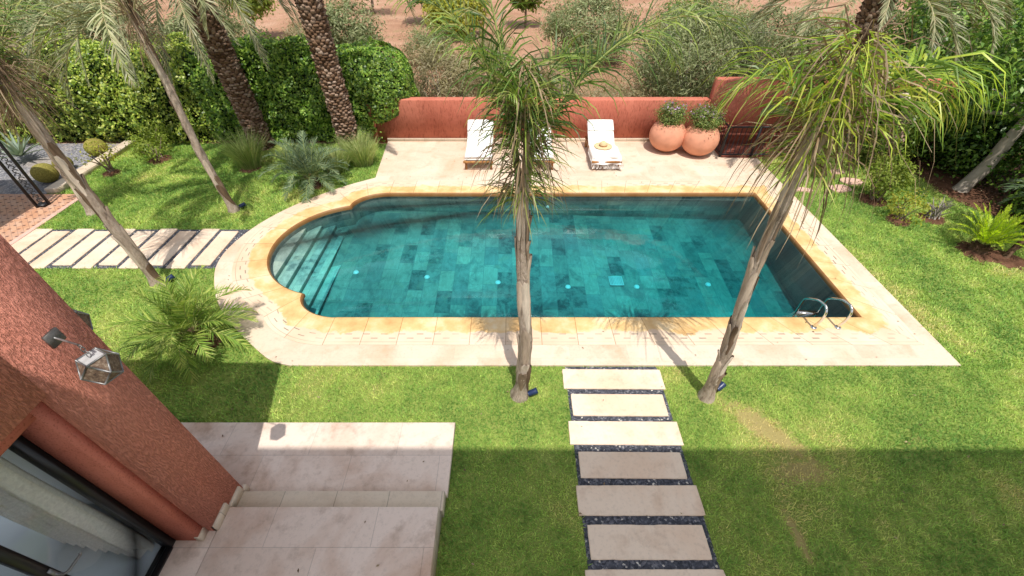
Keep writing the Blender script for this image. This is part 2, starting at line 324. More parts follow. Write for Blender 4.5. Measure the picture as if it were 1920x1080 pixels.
class MB:
    """collects vertices and faces in world metres, links them as one mesh object"""
    def __init__(s): s.v = []; s.f = []; s.mi = []; s.n = 0; s.uv = None; s.tone = None
    def add(s, V, F, mi=0):
        V = np.asarray(V, float).reshape(-1, 3)
        s.v.append(V)
        if isinstance(F, np.ndarray):
            s.f.append(F + s.n); s.mi.append(np.full(len(F), mi))
        else:
            for k in sorted({len(x) for x in F}):
                A = np.array([x for x in F if len(x) == k], int) + s.n
                s.f.append(A); s.mi.append(np.full(len(A), mi))
        s.n += len(V); return s
    def box(s, a, b, mi=0, rz=0, pivot=None):
        (x0, y0, z0), (x1, y1, z1) = a, b
        V = np.array([(x, y, z) for z in (z0, z1) for x, y in ((x0, y0), (x1, y0), (x1, y1), (x0, y1))], float)
        if rz:
            p = np.array(pivot if pivot else ((x0+x1)/2, (y0+y1)/2)); q = V[:, :2]-p
            V[:, 0] = p[0]+q[:, 0]*math.cos(rz)-q[:, 1]*math.sin(rz); V[:, 1] = p[1]+q[:, 0]*math.sin(rz)+q[:, 1]*math.cos(rz)
        return s.add(V, [(0, 3, 2, 1), (4, 5, 6, 7), (0, 1, 5, 4), (1, 2, 6, 5), (2, 3, 7, 6), (3, 0, 4, 7)], mi)
    def bbox(s, a, b, r=.01, mi=0):
        """box with chamfered top edge"""
        (x0, y0, z0), (x1, y1, z1) = a, b
        rings = [(0, z0), (0, z1-r), (r*.3, z1-r*.3), (r, z1)]
        V = []; F = []
        for i, z in rings: V += [(x0+i, y0+i, z), (x1-i, y0+i, z), (x1-i, y1-i, z), (x0+i, y1-i, z)]
        for k in range(3):
            for j in range(4): F.append((k*4+j, k*4+(j+1) % 4, k*4+4+(j+1) % 4, k*4+4+j))
        F.append((12, 13, 14, 15)); F.append((3, 2, 1, 0))
        return s.add(V, F, mi)
    def tube(s, P, r, n=8, mi=0, cap=True, jit=0, oval=None):
        P = np.asarray(P, float); k = len(P); r = np.broadcast_to(np.asarray(r, float), (k,))
        T = np.gradient(P, axis=0); T /= np.linalg.norm(T, axis=1)[:, None]+1e-9
        up = np.array([0, 0, 1.]) if abs(T[0, 2]) < .9 else np.array([1., 0, 0])
        A = np.cross(T, up); A /= np.linalg.norm(A, axis=1)[:, None]+1e-9; B = np.cross(T, A)
        th = np.linspace(0, 2*np.pi, n, endpoint=False)
        rr = r[:, None]*(1+(rng.normal(0, jit, (k, n)) if jit else 0))
        V = P[:, None]+A[:, None]*(np.cos(th)*rr)[..., None]+B[:, None]*(np.sin(th)*rr)[..., None]
        i = np.arange(k-1)[:, None]*n; j = np.arange(n)[None]; j2 = (j+1) % n
        F = np.stack([i+j, i+n+j, i+n+j2, i+j2], -1).reshape(-1, 4)
        s.add(V.reshape(-1, 3), F, mi)
        if cap:
            s.f.append(np.array([list(range(s.n-n, s.n))])); s.mi.append(np.array([mi]))
            s.f.append(np.array([list(range(s.n-n*k, s.n-n*k+n))[::-1]])); s.mi.append(np.array([mi]))
        return s
    def lathe(s, prof, c, n=32, mi=0, rib=0, ribs=0):
        prof = np.asarray(prof, float); k = len(prof); th = np.linspace(0, 2*np.pi, n, endpoint=False)
        w = 1+rib*np.cos(ribs*th)
        V = np.zeros((k, n, 3)); V[..., 0] = c[0]+prof[:, :1]*np.cos(th)*w; V[..., 1] = c[1]+prof[:, :1]*np.sin(th)*w; V[..., 2] = c[2]+prof[:, 1:2]
        i = np.arange(k-1)[:, None]*n; j = np.arange(n)[None]; j2 = (j+1) % n
        return s.add(V.reshape(-1, 3), np.stack([i+j, i+j2, i+n+j2, i+n+j], -1).reshape(-1, 4), mi)
    def poly(s, outline, z, holes=(), mi=0):
        """flat sheet; z is a number or f(x,y)"""
        loops = [list(outline)]+[list(h) for h in holes]
        pts = [p for l in loops for p in l]
        tris = tessellate_polygon([[Vector((p[0], p[1], 0)) for p in l] for l in loops])
        V = [(p[0], p[1], z(p[0], p[1]) if callable(z) else z) for p in pts]
        F = []
        for a, b, c in tris:
            A, B, Cc = pts[a], pts[b], pts[c]
            ar = (B[0]-A[0])*(Cc[1]-A[1])-(B[1]-A[1])*(Cc[0]-A[0])
            if abs(ar) < 1e-9: continue
            F.append((a, b, c) if ar > 0 else (a, c, b))
        return s.add(V, F, mi)
    def skirt(s, outline, z0, z1, mi=0):
        k = len(outline)
        V = [(p[0], p[1], z0) for p in outline]+[(p[0], p[1], z1) for p in outline]
        return s.add(V, [(i, (i+1) % k, k+(i+1) % k, k+i) for i in range(k)], mi)
    def build(s, name, mats, parent=None, smooth=False):
        V = np.concatenate(s.v)
        if parent is not None: V = V-wloc(parent)
        me = bpy.data.meshes.new(name)
        me.vertices.add(len(V)); me.vertices.foreach_set('co', V.astype(np.float32).ravel())
        tot = np.concatenate([np.full(len(f), f.shape[1]) for f in s.f])
        idx = np.concatenate([f.ravel() for f in s.f])
        me.loops.add(len(idx)); me.loops.foreach_set('vertex_index', idx.astype(np.int32))
        me.polygons.add(len(tot)); st = np.concatenate([[0], np.cumsum(tot)[:-1]])
        me.polygons.foreach_set('loop_start', st.astype(np.int32))
        me.polygons.foreach_set('material_index', np.concatenate(s.mi).astype(np.int32))
        if smooth: me.polygons.foreach_set('use_smooth', np.ones(len(tot), bool))
        for mm in (mats if isinstance(mats, (list, tuple)) else [mats]): me.materials.append(mm)
        if s.uv is not None:
            ul = me.uv_layers.new(name='UVMap'); ul.data.foreach_set('uv', np.asarray(s.uv)[idx].astype(np.float32).ravel())
        if s.tone is not None:
            a = me.attributes.new('tone', 'FLOAT', 'POINT'); a.data.foreach_set('value', np.asarray(s.tone).astype(np.float32))
        me.update(calc_edges=True); me.validate()
        o = bpy.data.objects.new(name, me); C.objects.link(o); o.parent = parent
        return o

def struct(name, mb, m, smooth=False): return tag(mb.build(name, m, None, smooth), kind='structure')
def vnoise(x, y, s, seed=0):
    """smooth value noise, 0..1"""
    g = np.random.default_rng(seed).random((64, 64)); x = np.asarray(x)*s+17.3; y = np.asarray(y)*s+5.7
    xi = np.floor(x).astype(int); yi = np.floor(y).astype(int); fx = x-xi; fy = y-yi
    fx = fx*fx*(3-2*fx); fy = fy*fy*(3-2*fy); xi %= 64; yi %= 64; x2 = (xi+1) % 64; y2 = (yi+1) % 64
    return (g[xi, yi]*(1-fx)+g[x2, yi]*fx)*(1-fy)+(g[xi, y2]*(1-fx)+g[x2, y2]*fx)*fy
def fbm(x, y, s, seed=0): return (vnoise(x, y, s, seed)*4+vnoise(x, y, s*2.1, seed+1)*2+vnoise(x, y, s*4.3, seed+2))/7
def inside(x, y, poly):
    r = np.zeros(len(x), bool); k = len(poly)
    for i in range(k):
        (x1, y1), (x2, y2) = poly[i], poly[(i+1) % k]
        if y1 == y2: continue
        c = ((y1 > y) != (y2 > y)) & (x < (x2-x1)*(y-y1)/(y2-y1)+x1)
        r ^= c
    return r
def unit(a): return a/(np.linalg.norm(a, axis=-1, keepdims=True)+1e-9)

# ------------------------------------------------------------------ pool outline
def rim(d, na=40, nf=14):
    """closed pool outline pushed outwards by d"""
    c = np.array([-3.34, 7.2]); rad = 1.583; pts = [(5.93+d, 5.08-d), (5.93+d, 9.33+d), (1.5, 9.33+d), (-2.95, 9.33+d)]
    cu = np.array([-3.78, 8.72]); mm = np.array([-1, .75]); cd = cu+mm*d
    p0 = math.asin(max(-1, min(1, (.75*d)/(.61+d)))) if d > -.5 else 0
    for i in range(1, nf+1):
        a = math.pi/2+(p0-math.pi/2)*i/nf
        pts.append((-2.95-(.83+d)*math.cos(a), 8.72+(.61+d)*math.sin(a)))
    pts[-1] = tuple(cd)
    a0 = math.atan2(cd[1]-c[1], cd[0]-c[0]); a1 = 2*math.pi-a0
    for i in range(1, na):
        a = a0+(a1-a0)*i/na; pts.append((c[0]+(rad+d)*math.cos(a), c[1]+(rad+d)*math.sin(a)))
    top = pts[3:3+nf+1]
    for p in reversed(top): pts.append((p[0], 14.4-p[1]))
    pts.append((1.5, 5.08-d))
    # the apse is symmetric about y 7.2; the straight sides are at 5.08 and 9.33
    out = []
    for x, y in pts:
        if y < 5.5 and x > -2.9: y = 5.08-d
        out.append((x, y))
    for i, (x, y) in enumerate(out):
        if abs(x+2.95) < 1e-6 and y < 6: out[i] = (x, 5.08-d)
    return out
def dense(loop, step=.12):
    o = []
    for i in range(len(loop)):
        a = np.array(loop[i]); b = np.array(loop[(i+1) % len(loop)]); k = max(1, int(np.linalg.norm(b-a)/step))
        for j in range(k): o.append(tuple(a+(b-a)*j/k))
    return o
def catmull(P, n=6):
    P = [np.array(p) for p in P]; o = []
    for i in range(len(P)-1):
        p0 = P[max(i-1, 0)]; p1 = P[i]; p2 = P[i+1]; p3 = P[min(i+2, len(P)-1)]
        for j in range(n):
            t = j/n; o.append(tuple(.5*((2*p1)+(-p0+p2)*t+(2*p0-5*p1+4*p2-p3)*t*t+(-p0+3*p1-3*p2+p3)*t**3)))
    o.append(tuple(P[-1])); return o
RIM0 = rim(0)
apse = catmull([(-3.37, 4.06), (-3.72, 4.17), (-4.21, 4.53), (-4.74, 4.98), (-5.18, 5.45), (-5.5, 5.95), (-5.74, 6.5), (-5.78, 7.1), (-5.58, 7.9), (-5.1, 8.72), (-4.3, 9.56), (-3.52, 10.11)])
DECK = [(6.81, 4.06), (6.81, 11.25), (5.82, 11.3), (5.78, 12.44), (-3.7, 12.44), (-3.52, 10.11)]+apse[::-1][1:]
HOLE = rim(.30)

# ------------------------------------------------------------------ ground
g = MB(); BX = [(-300, -120), (300, -120), (300, 420), (-300, 420)]
g.poly(BX, -.03, [HOLE]); struct('ground', g, M['soil'])
LAWN = [(-30, -20), (30, -20), (30, 12.3), (-30, 12.3)]
g = MB(); g.poly(LAWN, 0, [HOLE]); struct('lawn', g, M['lawn'])
dk = MB(); dk.poly(DECK, .03, [rim(.615)]); dk.skirt(DECK, -.05, .03)
struct('pool_deck', dk, M['deck'])

# soil bed on the right, under the trees
BED = catmull([(10.3, 13), (10.2, 11.6), (10.55, 10.3), (10.5, 9.3), (10.75, 8.5), (11.2, 7.6), (11.6, 6.6), (12.2, 5.4), (14, 4)], 5)+[(26, 4), (26, 13)]
g = MB(); g.poly(BED, .012); struct('soil_bed', g, M['earth'])
STAIR = [(5.83, 11.3), (6.85, 11.25), (7.5, 11.3), (10.2, 11.6), (10.2, 12.3), (5.83, 12.3)]
g = MB(); g.poly(STAIR, .008); struct('sunken_landing', g, M['landing'])
# mounds of bare soil round plants and bare patches in the lawn
SPOTS = [(-4.93, 4.5, .26), (8.61, 9.03, .34), (8.62, 8.12, .25), (9.41, 8.2, .27), (9.40, 6.95, .36), (9.78, 6.72, .35), (-4.95, 9.69, .22), (-7.0, 10.7, .3), (-5.0, 11.3, .5), (-7.27, 12.0, .6), (-4.6, 11.8, .55), (-10.53, 10.41, .22), (-9.76, 11.2, .3), (.11, 3.56, .14), (2.77, 3.52, .14), (-6.4, 8.55, .12), (-9.58, 8.43, .12), (8.2, 11.3, .5)]
g = MB()
for x, y, r in SPOTS[:8]+SPOTS[11:13]:
    k = 22; th = np.linspace(0, 2*np.pi, k, endpoint=False); rr = r*(1+rng.normal(0, .13, k))
    V = [(x, y, .05)]+[(x+.55*a*math.cos(t), y+.55*a*math.sin(t), .045) for a, t in zip(rr, th)]+[(x+a*math.cos(t), y+a*math.sin(t), .004) for a, t in zip(rr, th)]
    F = [(0, 1+i, 1+(i+1) % k) for i in range(k)]+[(1+i, 1+k+i, 1+k+(i+1) % k, 1+(i+1) % k) for i in range(k)]
    g.add(V, F)
tag(g.build('bare_soil', M['earth'], None, True), kind='stuff')

# ------------------------------------------------------------------ swimming pool
pool = thing('swimming_pool', 'blue green slate lined pool with rounded stepped end and golden stone rim', 'swimming pool', (0, 7.2, 0))
def fz(x, y): return -1.321-.032*x+.081*y
L0 = dense(RIM0, .2)
f = MB(); f.poly(L0, fz); f.build('pool_floor', M['slate_floor'], pool)
w = MB(); k = len(L0); s = np.concatenate([[0], np.cumsum([math.dist(L0[i], L0[(i+1) % k]) for i in range(k)])])
V = []; UV = []
for i in range(k+1):
    p = L0[i % k]
    for z in (-.035, fz(*p)): V.append((p[0], p[1], z)); UV.append((s[i], z))
w.add(V, [(2*i, 2*i+1, 2*i+3, 2*i+2) for i in range(k)]); w.uv = np.array(UV)
w.build('pool_wall', M['slate_wall'], pool)
for i, ex in enumerate((-4.64, -4.40, -4.165, -3.91, -3.735)):
    z = -.17-.11*i
    full = dense(RIM0, .05); seq = [p for p in full if p[0] <= ex]
    i0 = full.index(seq[0])
    ys = [p[1] for p in seq]; y0, y1 = min(ys), max(ys)
    st = MB(); ln = [(ex, y1)]+seq+[(ex, y0)]
    if seq[0][1] < seq[-1][1]: ln = [(ex, y0)]+seq+[(ex, y1)]
    st.poly(ln, z)
    st.add([(ex, y0-.02, z), (ex, y1+.02, z), (ex, y1+.02, z-.025), (ex, y0-.02, z-.025), (ex-.02, y1+.02, z-.025), (ex-.02, y0-.02, z-.025), (ex-.02, y1+.02, -1.1), (ex-.02, y0-.02, -1.1)], [(0, 3, 2, 1), (3, 5, 4, 2), (5, 7, 6, 4)])
    st.build('step', M['slate_step'], pool)
# coping ring
ds = [-.03, -.03, -.02, 0, .05, .15, .25, .3, .345, .42, .5, .56, .615]
zs = [-.06, -.015, .012, .03, .034, .034, .034, .034, .034, .034, .034, .034, .033]
base = rim(0); nb = len(base)
def densify(d):
    l = rim(d); o = []
    for i in range(nb):
        a, b = np.array(l[i]), np.array(l[(i+1) % nb]); k = max(1, int(math.dist(base[i], base[(i+1) % nb])/.15))
        for j in range(k): o.append(a+(b-a)*j/k)
    return np.array(o)
cp = MB(); rings = [densify(d) for d in ds]; nn = len(rings[0])
mid = rings[6]; ss = np.concatenate([[0], np.cumsum(np.linalg.norm(np.roll(mid, -1, 0)-mid, axis=1))])
V = []; UV = []
for r_, d, z in zip(rings, ds, zs):
    for i in range(nn+1): V.append((*r_[i % nn], z)); UV.append((ss[i], max(d, 0)))
F = []
for a in range(len(ds)-1):
    for i in range(nn): F.append((a*(nn+1)+i, (a+1)*(nn+1)+i, (a+1)*(nn+1)+i+1, a*(nn+1)+i+1)[::-1])
cp.add(V, F); cp.uv = np.array(UV)
cp.build('coping', M['coping'], pool)
for x, y in ((-3.35, 7.08), (-1.82, 6.99), (-.30, 6.88), (1.19, 6.80), (2.67, 6.85), (4.25, 6.97)):
    q = MB(); z = fz(x, y); q.lathe([(0.001, .03), (.03, .03), (.05, .022), (.06, .0)], (x, y, z+.004), 16); q.build('pool_light', M['white'], pool, True)
q = MB(); th = np.linspace(0, 2*np.pi, 16, endpoint=False)
q.add([(.89+.045*math.cos(a), 9.325, -.37+.045*math.sin(a)) for a in th]+[(.89+.03*math.cos(a), 9.305, -.37+.03*math.sin(a)) for a in th], [(i, (i+1) % 16, 16+(i+1) % 16, 16+i) for i in range(16)]+[tuple(range(16, 32))]); q.build('wall_light', M['white'], pool)
q = MB(); x, y = 2.25, 7.0; z = fz(x, y)+.012
for i in range(9): q.box((x-.15+i*.0345, y-.15, z), (x-.15+i*.0345+(.012 if 0 < i < 8 else .02), y+.15, z+.012))
for i in range(9): q.box((x-.15, y-.15+i*.0345, z+.002), (x+.146, y-.15+i*.0345+(.012 if 0 < i < 8 else .02), z+.016))
q.build('drain_grate', M['white'], pool)
# water body
wt = MB(); Lw = dense(rim(-.006), .2); wt.poly(Lw, -.1); k = len(Lw)
wt.skirt(Lw, -1.5, -.1)
b_ = MB(); wt2 = MB(); tmp = MB(); tmp.poly(Lw, -1.5); wt.add(tmp.v[0], [tuple(t_[::-1]) for t_ in tmp.f[0].tolist()])
wo = struct('water', wt, M['water'])
import bmesh
bm = bmesh.new(); bm.from_mesh(wo.data); bmesh.ops.remove_doubles(bm, verts=bm.verts, dist=1e-4); bmesh.ops.recalc_face_normals(bm, faces=bm.faces); bm.to_mesh(wo.data); bm.free()

lad = thing('pool_ladder', 'stainless steel pool ladder with two arched handrails at the near right corner', 'ladder', (5.17, 4.9, .034))
for x in (4.98, 5.38):
    P = [(x, 4.84, .03), (x, 4.835, .10), (x, 4.80, .22), (x, 4.79, .34)]+[(x, 4.90-.11*math.cos(a), .36+.13*math.sin(a)) for a in np.linspace(.3, math.pi/2, 6)]+[(x, 5.05, .45), (x, 5.18, .36), (x, 5.28, .27), (x, 5.31, .17), (x, 5.32, -.2), (x, 5.32, -.75)]
    P = catmull(P, 4); q = MB(); q.tube(P, .020, 12); hr = q.build('handrail', M['steel'], lad, True)
    q = MB(); q.lathe([(.024, .02), (.045, .016), (.05, 0)], (x, 4.84, .034), 16); q.build('flange', M['steel'], hr, True)
for z in (-.12, -.38, -.64):
    q = MB(); q.box((5.0, 5.29, z), (5.36, 5.37, z+.025)); q.build('tread', M['steel'], lad)

# ------------------------------------------------------------------ stepping slab paths
def slab(mb_loc, sx, sy, label, group, mat):
    """one paving slab with a slightly worn, chipped outline"""
    t = MB(); x, y = mb_loc; rs = np.random.default_rng(int(abs(x*977+y*331)*10)); ol = []; tw = rs.normal(0, .006)
    for ax, ay, bx, by in ((-1, -1, 1, -1), (1, -1, 1, 1), (1, 1, -1, 1), (-1, 1, -1, -1)):
        k = max(4, int((sx if ay == by else sy)/.05))
        for q_ in range(k):
            u = q_/k; inn = abs(rs.normal(0, .0022))+(abs(rs.normal(0, .003)) if q_ == 0 else 0)
            px, py = (ax+(bx-ax)*u)*sx/2, (ay+(by-ay)*u)*sy/2
            px -= np.sign(px)*inn*(abs(px) > sx/2-.001); py -= np.sign(py)*inn*(abs(py) > sy/2-.001); ol.append((x+px-tw*py, y+py+tw*px))
    ins = [(x+(p-x)*(1-.012/sx), y+(q_-y)*(1-.012/sy)) for p, q_ in ol]; k = len(ol); dz = rs.normal(0, .002)
    t.skirt(ol, -.02, .022+dz); V = [(*p, .022+dz) for p in ol]+[(*p, .028+dz) for p in ins]; t.add(V, [(i, (i+1) % k, k+(i+1) % k, k+i) for i in range(k)]); t.poly(ins, .028+dz)
    return tag(t.build('path_slab', mat), label, 'paving slab', group)
g = MB(); g.poly([(.80, .6), (2.19, .6), (2.19, 4.05), (.80, 4.05)], .008); struct('path_gravel', g, M['gravel'])
NP = [('long', 1.485, 3.815, 1.47, .35), ('short', 1.49, 3.375, 1.31, .35), ('long', 1.49, 2.95, 1.47, .34), ('short', 1.49, 2.515, 1.30, .34), ('long', 1.49, 2.09, 1.45, .345), ('short', 1.49, 1.65, 1.30, .35), ('long', 1.49, 1.20, 1.46, .38)]
od = ['touching the pool deck', 'second from the pool deck', 'third from the pool deck, its near side meeting the shade', 'fourth from the pool deck, just inside the shade', 'fifth from the pool deck, in full shade', 'sixth from the pool deck, in full shade', 'nearest the camera and cut by the picture edge']
for (kd, x, y, a, b), w_ in zip(NP, od):
    slab((x, y), a, b, kd+' cream slab of the front path, '+w_, 'slabs of the front lawn path', M['slab'])
g = MB(); g.poly([(-10.36, 6.42), (-5.55, 6.42), (-5.55, 7.76), (-10.36, 7.76)], .008); struct('side_path_gravel', g, M['gravel'])
odn = ['first', 'second', 'third', 'fourth', 'fifth', 'sixth', 'seventh', 'eighth', 'ninth', 'tenth']
for i in range(10):
    x = -6.06-.452*i; sh = i % 2 == 0
    slab((x, 7.09), .37, 1.17 if sh else 1.36, '%s cream slab of the left path, %s from the rounded pool end' % ('short' if sh else 'long', odn[i]), 'slabs of the left path', M['slab'])
# flat stones on the right lawn
for (x, y, a, b, rz), lb in zip([(7.12, 9.5, .50, .17, -.15), (8.14, 9.55, .46, .30, .1), (8.62, 9.92, .46, .30, -.1), (8.55, 10.45, .40, .25, .2)], ['thin flat stone in the grass beside the pool deck corner', 'pale flat stepping stone, second from the pool deck', 'pale flat stepping stone left of the leafy green shrub', 'farthest flat stepping stone near the grass clump']):
    k = 9; th = np.linspace(0, 2*np.pi, k, endpoint=False)+.3; q = MB()
    xs = [a/2*1.15*np.sign(math.cos(t))*abs(math.cos(t))**.7 for t in th]; ys = [b/2*1.15*np.sign(math.sin(t))*abs(math.sin(t))**.7 for t in th]
    ol = [(x+u*math.cos(rz)-v*math.sin(rz)+rng.normal(0, .012), y+u*math.sin(rz)+v*math.cos(rz)+rng.normal(0, .012)) for u, v in zip(xs, ys)]
    q.poly(ol, .04); q.skirt(ol, -.01, .04); tag(q.build('stepping_stone', M['pink_plaster']), lb, 'stepping stone', 'flat stones in the right lawn')

# ------------------------------------------------------------------ left patio, gravel, kerb
g = MB(); g.poly([(-30, 5.0), (-10.38, 5.0), (-10.38, 9.29), (-30, 9.29)], .014); struct('brick_patio', g, M['brick'])
g = MB(); g.poly([(-30, 9.29), (-11.36, 9.29), (-11.36, 12.3), (-30, 12.3)], .010); struct('gravel_yard', g, M['gravel_grey'])
g = MB(); g.bbox((-11.36, 9.34, -.02), (-11.06, 12.25, .13), .012); tag(g.build('kerb', M['trim']), 'low cream stone kerb between grey gravel and the left lawn', 'kerb')
g = MB(); g.bbox((-10.44, 6.3, -.02), (-10.33, 9.29, .03), .006); tag(g.build('patio_edging', M['pink_plaster']), 'thin stone edging strip along the brick patio', 'edging')
per = thing('pergola', 'black wrought iron pergola post with scrollwork on the brick patio', 'pergola', (-10.95, 8.72, 0))
q = MB()
for x, y in ((-11.02, 8.66), (-10.86, 8.80)): q.box((x-.022, y-.022, .014), (x+.022, y+.022, 2.85))
q.build('post', M['iron'], per)
q = MB()
for i in range(15):
    z = .12+i*.18
    for sgn in (1, -1):
        P = []
        for a in np.linspace(0, 1.7*math.pi, 12):
            rr = .055*(1-a/8); u = sgn*rr*math.cos(a); P.append((-10.94+u*.75, 8.73+u*.66, z+.045*sgn+rr*math.sin(a)))
        q.tube(P, .011, 5)
q.box((-11.03, 8.65, .05), (-10.85, 8.81, .075)); q.build('scrollwork', M['iron'], per)
q = MB(); q.box((-16, 5.2, 2.85), (-10.9, 8.86, 2.95)); q.build('roof', M['iron'], per)
q = MB()
for x, y in ((-15.9, 5.3), (-15.9, 8.76), (-10.95, 5.3)): q = MB(); q.box((x-.05, y-.05, .014), (x+.05, y+.05, 2.85)); q.build('post', M['iron'], per)

# ------------------------------------------------------------------ terrace and house
tr_ = thing('terrace', 'pink travertine terrace with low steps below the house door', 'terrace', (-2, 1.5, 0))
q = MB(); q.bbox((-4.6, 2.12, -.02), (-.755, 3.06, .10), .012); q.build('lower_platform', M['terrace'], tr_)
q = MB(); q.bbox((-3.1, 1.90, -.02), (-.775, 2.12, .205), .012); q.build('step', M['trim'], tr_)
q = MB(); q.bbox((-3.1, -.2, -.02), (-.80, 1.90, .325), .012); q.build('upper_platform', M['terrace'], tr_)
q = MB(); q.bbox((-3.6, -.2, -.02), (-3.1, 1.69, .318), .012); q.build('door_landing', M['terrace'], tr_)

hs = thing('house', 'rough red plastered house with recessed glazed terrace door', 'house', (-3.1, 1.0, 0))
q = MB()
q.box((-3.55, 1.66, -.05), (-3.1, 2.15, 5.0)); q.box((-3.55, -.2, 2.78), (-3.1, 1.66, 5.0))
q.box((-9.0, 1.95, -.05), (-8.8, 2.15, 5.0)); q.box((-8.8, 1.95, 2.8), (-4.85, 2.15, 5.0)); q.box((-8.8, 1.95, -.05), (-4.85, 2.15, .34)); q.box((-4.85, 1.95, -.05), (-3.55, 2.15, 5.0))  # unseen far opening left unglazed, added to brighten the room inside
q.box((-9.0, -.2, -.05), (-8.8, .0, 5.0)); q.box((-9.0, .0, 2.8), (-8.8, 1.95, 5.0)); q.box((-9.0, .0, -.05), (-8.8, 1.95, .34))  # unseen end opening, also added to let daylight into the room
q.build('wall', M['stucco'], hs)
q = MB(); q.box((-3.5, 1.567, .30), (-3.2, 1.66, 2.78)); q.box((-3.5, -.2, 2.64), (-3.2, 1.567, 2.78)); q.build('door_reveal', M['stucco_smooth'], hs)
q = MB(); q.box((-9.0, -.2, 4.80), (-3.1, 2.15, 5.02)); q.box((-6.3, 2.0, 5.09), (-4.3, 2.15, 5.16)); q.box((-6.3, 2.0, 5.02), (-6.2, 2.15, 5.09)); q.box((-4.4, 2.0, 5.02), (-4.3, 2.15, 5.09)); q.build('roof', M['stucco_smooth'], hs)
q = MB(); q.box((-9, -6.2, -.05), (18, -6.0, 3.0)); q.build('bounce_wall', M['pale'], hs)  # unseen low pale wall, added to bounce light into the shaded foreground
q = MB(); q.box((-9, -3.5, 9.0), (18, -.895, 9.2)); q.build('shade_slab', M['pale'], hs)  # unseen slab in place of the main building, shaped to shade the foreground
q = MB(); q.box((-9, -.42, -.05), (-3.1, -.2, 5.02)); q.build('side_wall', M['stucco'], hs)
for x in (-8.8, 4.5, 11, 17.5): q = MB(); q.box((x-.2, -3.4, -.05), (x+.2, -3.0, 9.0)); q.build('slab_pillar', M['pale'], hs)  # unseen supports added under the shading slab
q = MB(); q.box((-8.8, -.2, .2), (-3.5, 1.95, .335)); q.build('room_floor', M['inner_floor'], hs)
q = MB(); q.box((-8.8, -.2, 2.85), (-3.55, 1.95, 2.9)); q.box((-4.84, 1.925, .335), (-3.56, 1.948, 2.85)); q.box((-8.78, -.215, .335), (-3.6, -.19, 2.85)); q.build('room_lining', M['inner_wall'], hs)
q = MB(); q.box((-3.135, 1.60, .1), (-3.072, 1.66, .1)) if False else None
q.bbox((-3.12, 1.66, .30), (-3.075, 1.90, .43), .006); q.bbox((-3.12, 1.90, .2), (-3.076, 2.12, .33), .006); q.bbox((-3.12, 2.12, .09), (-3.077, 2.19, .22), .006); q.bbox((-3.24, 1.56, .30), (-3.185, 1.66, .42), .006)
q.build('skirting', M['trim'], hs)
dr = MB()
dr.box((-3.56, 1.50, .325), (-3.47, 1.566, 2.64)); dr.box((-3.56, -.2, 2.57), (-3.47, 1.50, 2.64)); dr.box((-3.57, -.2, .32), (-3.46, 1.50, .352))
dfr = dr.build('door_frame', M['black'], hs)
q = MB(); q.box((-3.60, .955, .352), (-3.53, 1.025, 2.57)); q.build('stile', M['black'], dfr)
q = MB(); q.tube([(-3.53, 1.0, 1.36), (-3.46, 1.0, 1.36), (-3.44, 1.02, 1.36), (-3.44, 1.13, 1.355), (-3.455, 1.145, 1.35)], .011, 8); q.box((-3.53, .985, 1.28), (-3.522, 1.015, 1.44)); q.build('handle', M['zinc'], dfr, True)
q = MB(); q.box((-3.522, 1.025, .352), (-3.516, 1.50, 2.57)); q.box((-3.572, -.2, .352), (-3.566, .955, 2.57)); q.build('pane', M['glass'], hs)
# curtain
cu_ = MB(); n = 120; zz = np.array([.345, .38, .6, 1.0, 1.5, 2.0, 2.55]); V = []
for j, z in enumerate(zz):
    fl = 1+.25*(1-z/2.6)
    for i in range(n):
        s_ = i/(n-1); x = -3.63-1.05*s_; y = 1.43+.17*s_+(.050+.016*math.sin(9*s_+1))*fl*math.sin(s_*2*math.pi*8.5+.5*math.sin(7*s_+z*.4))+.02*math.sin(z*2+s_*9)
        V.append((x, y, z+(.015*math.sin(20*s_) if j == 0 else 0)))
cu_.add(V, [(j*n+i, j*n+i+1, (j+1)*n+i+1, (j+1)*n+i) for j in range(len(zz)-1) for i in range(n-1)])
tag(cu_.build('curtain', M['curtain'], None, True), 'full length grey beige linen curtain gathered inside the glazed door', 'curtain')

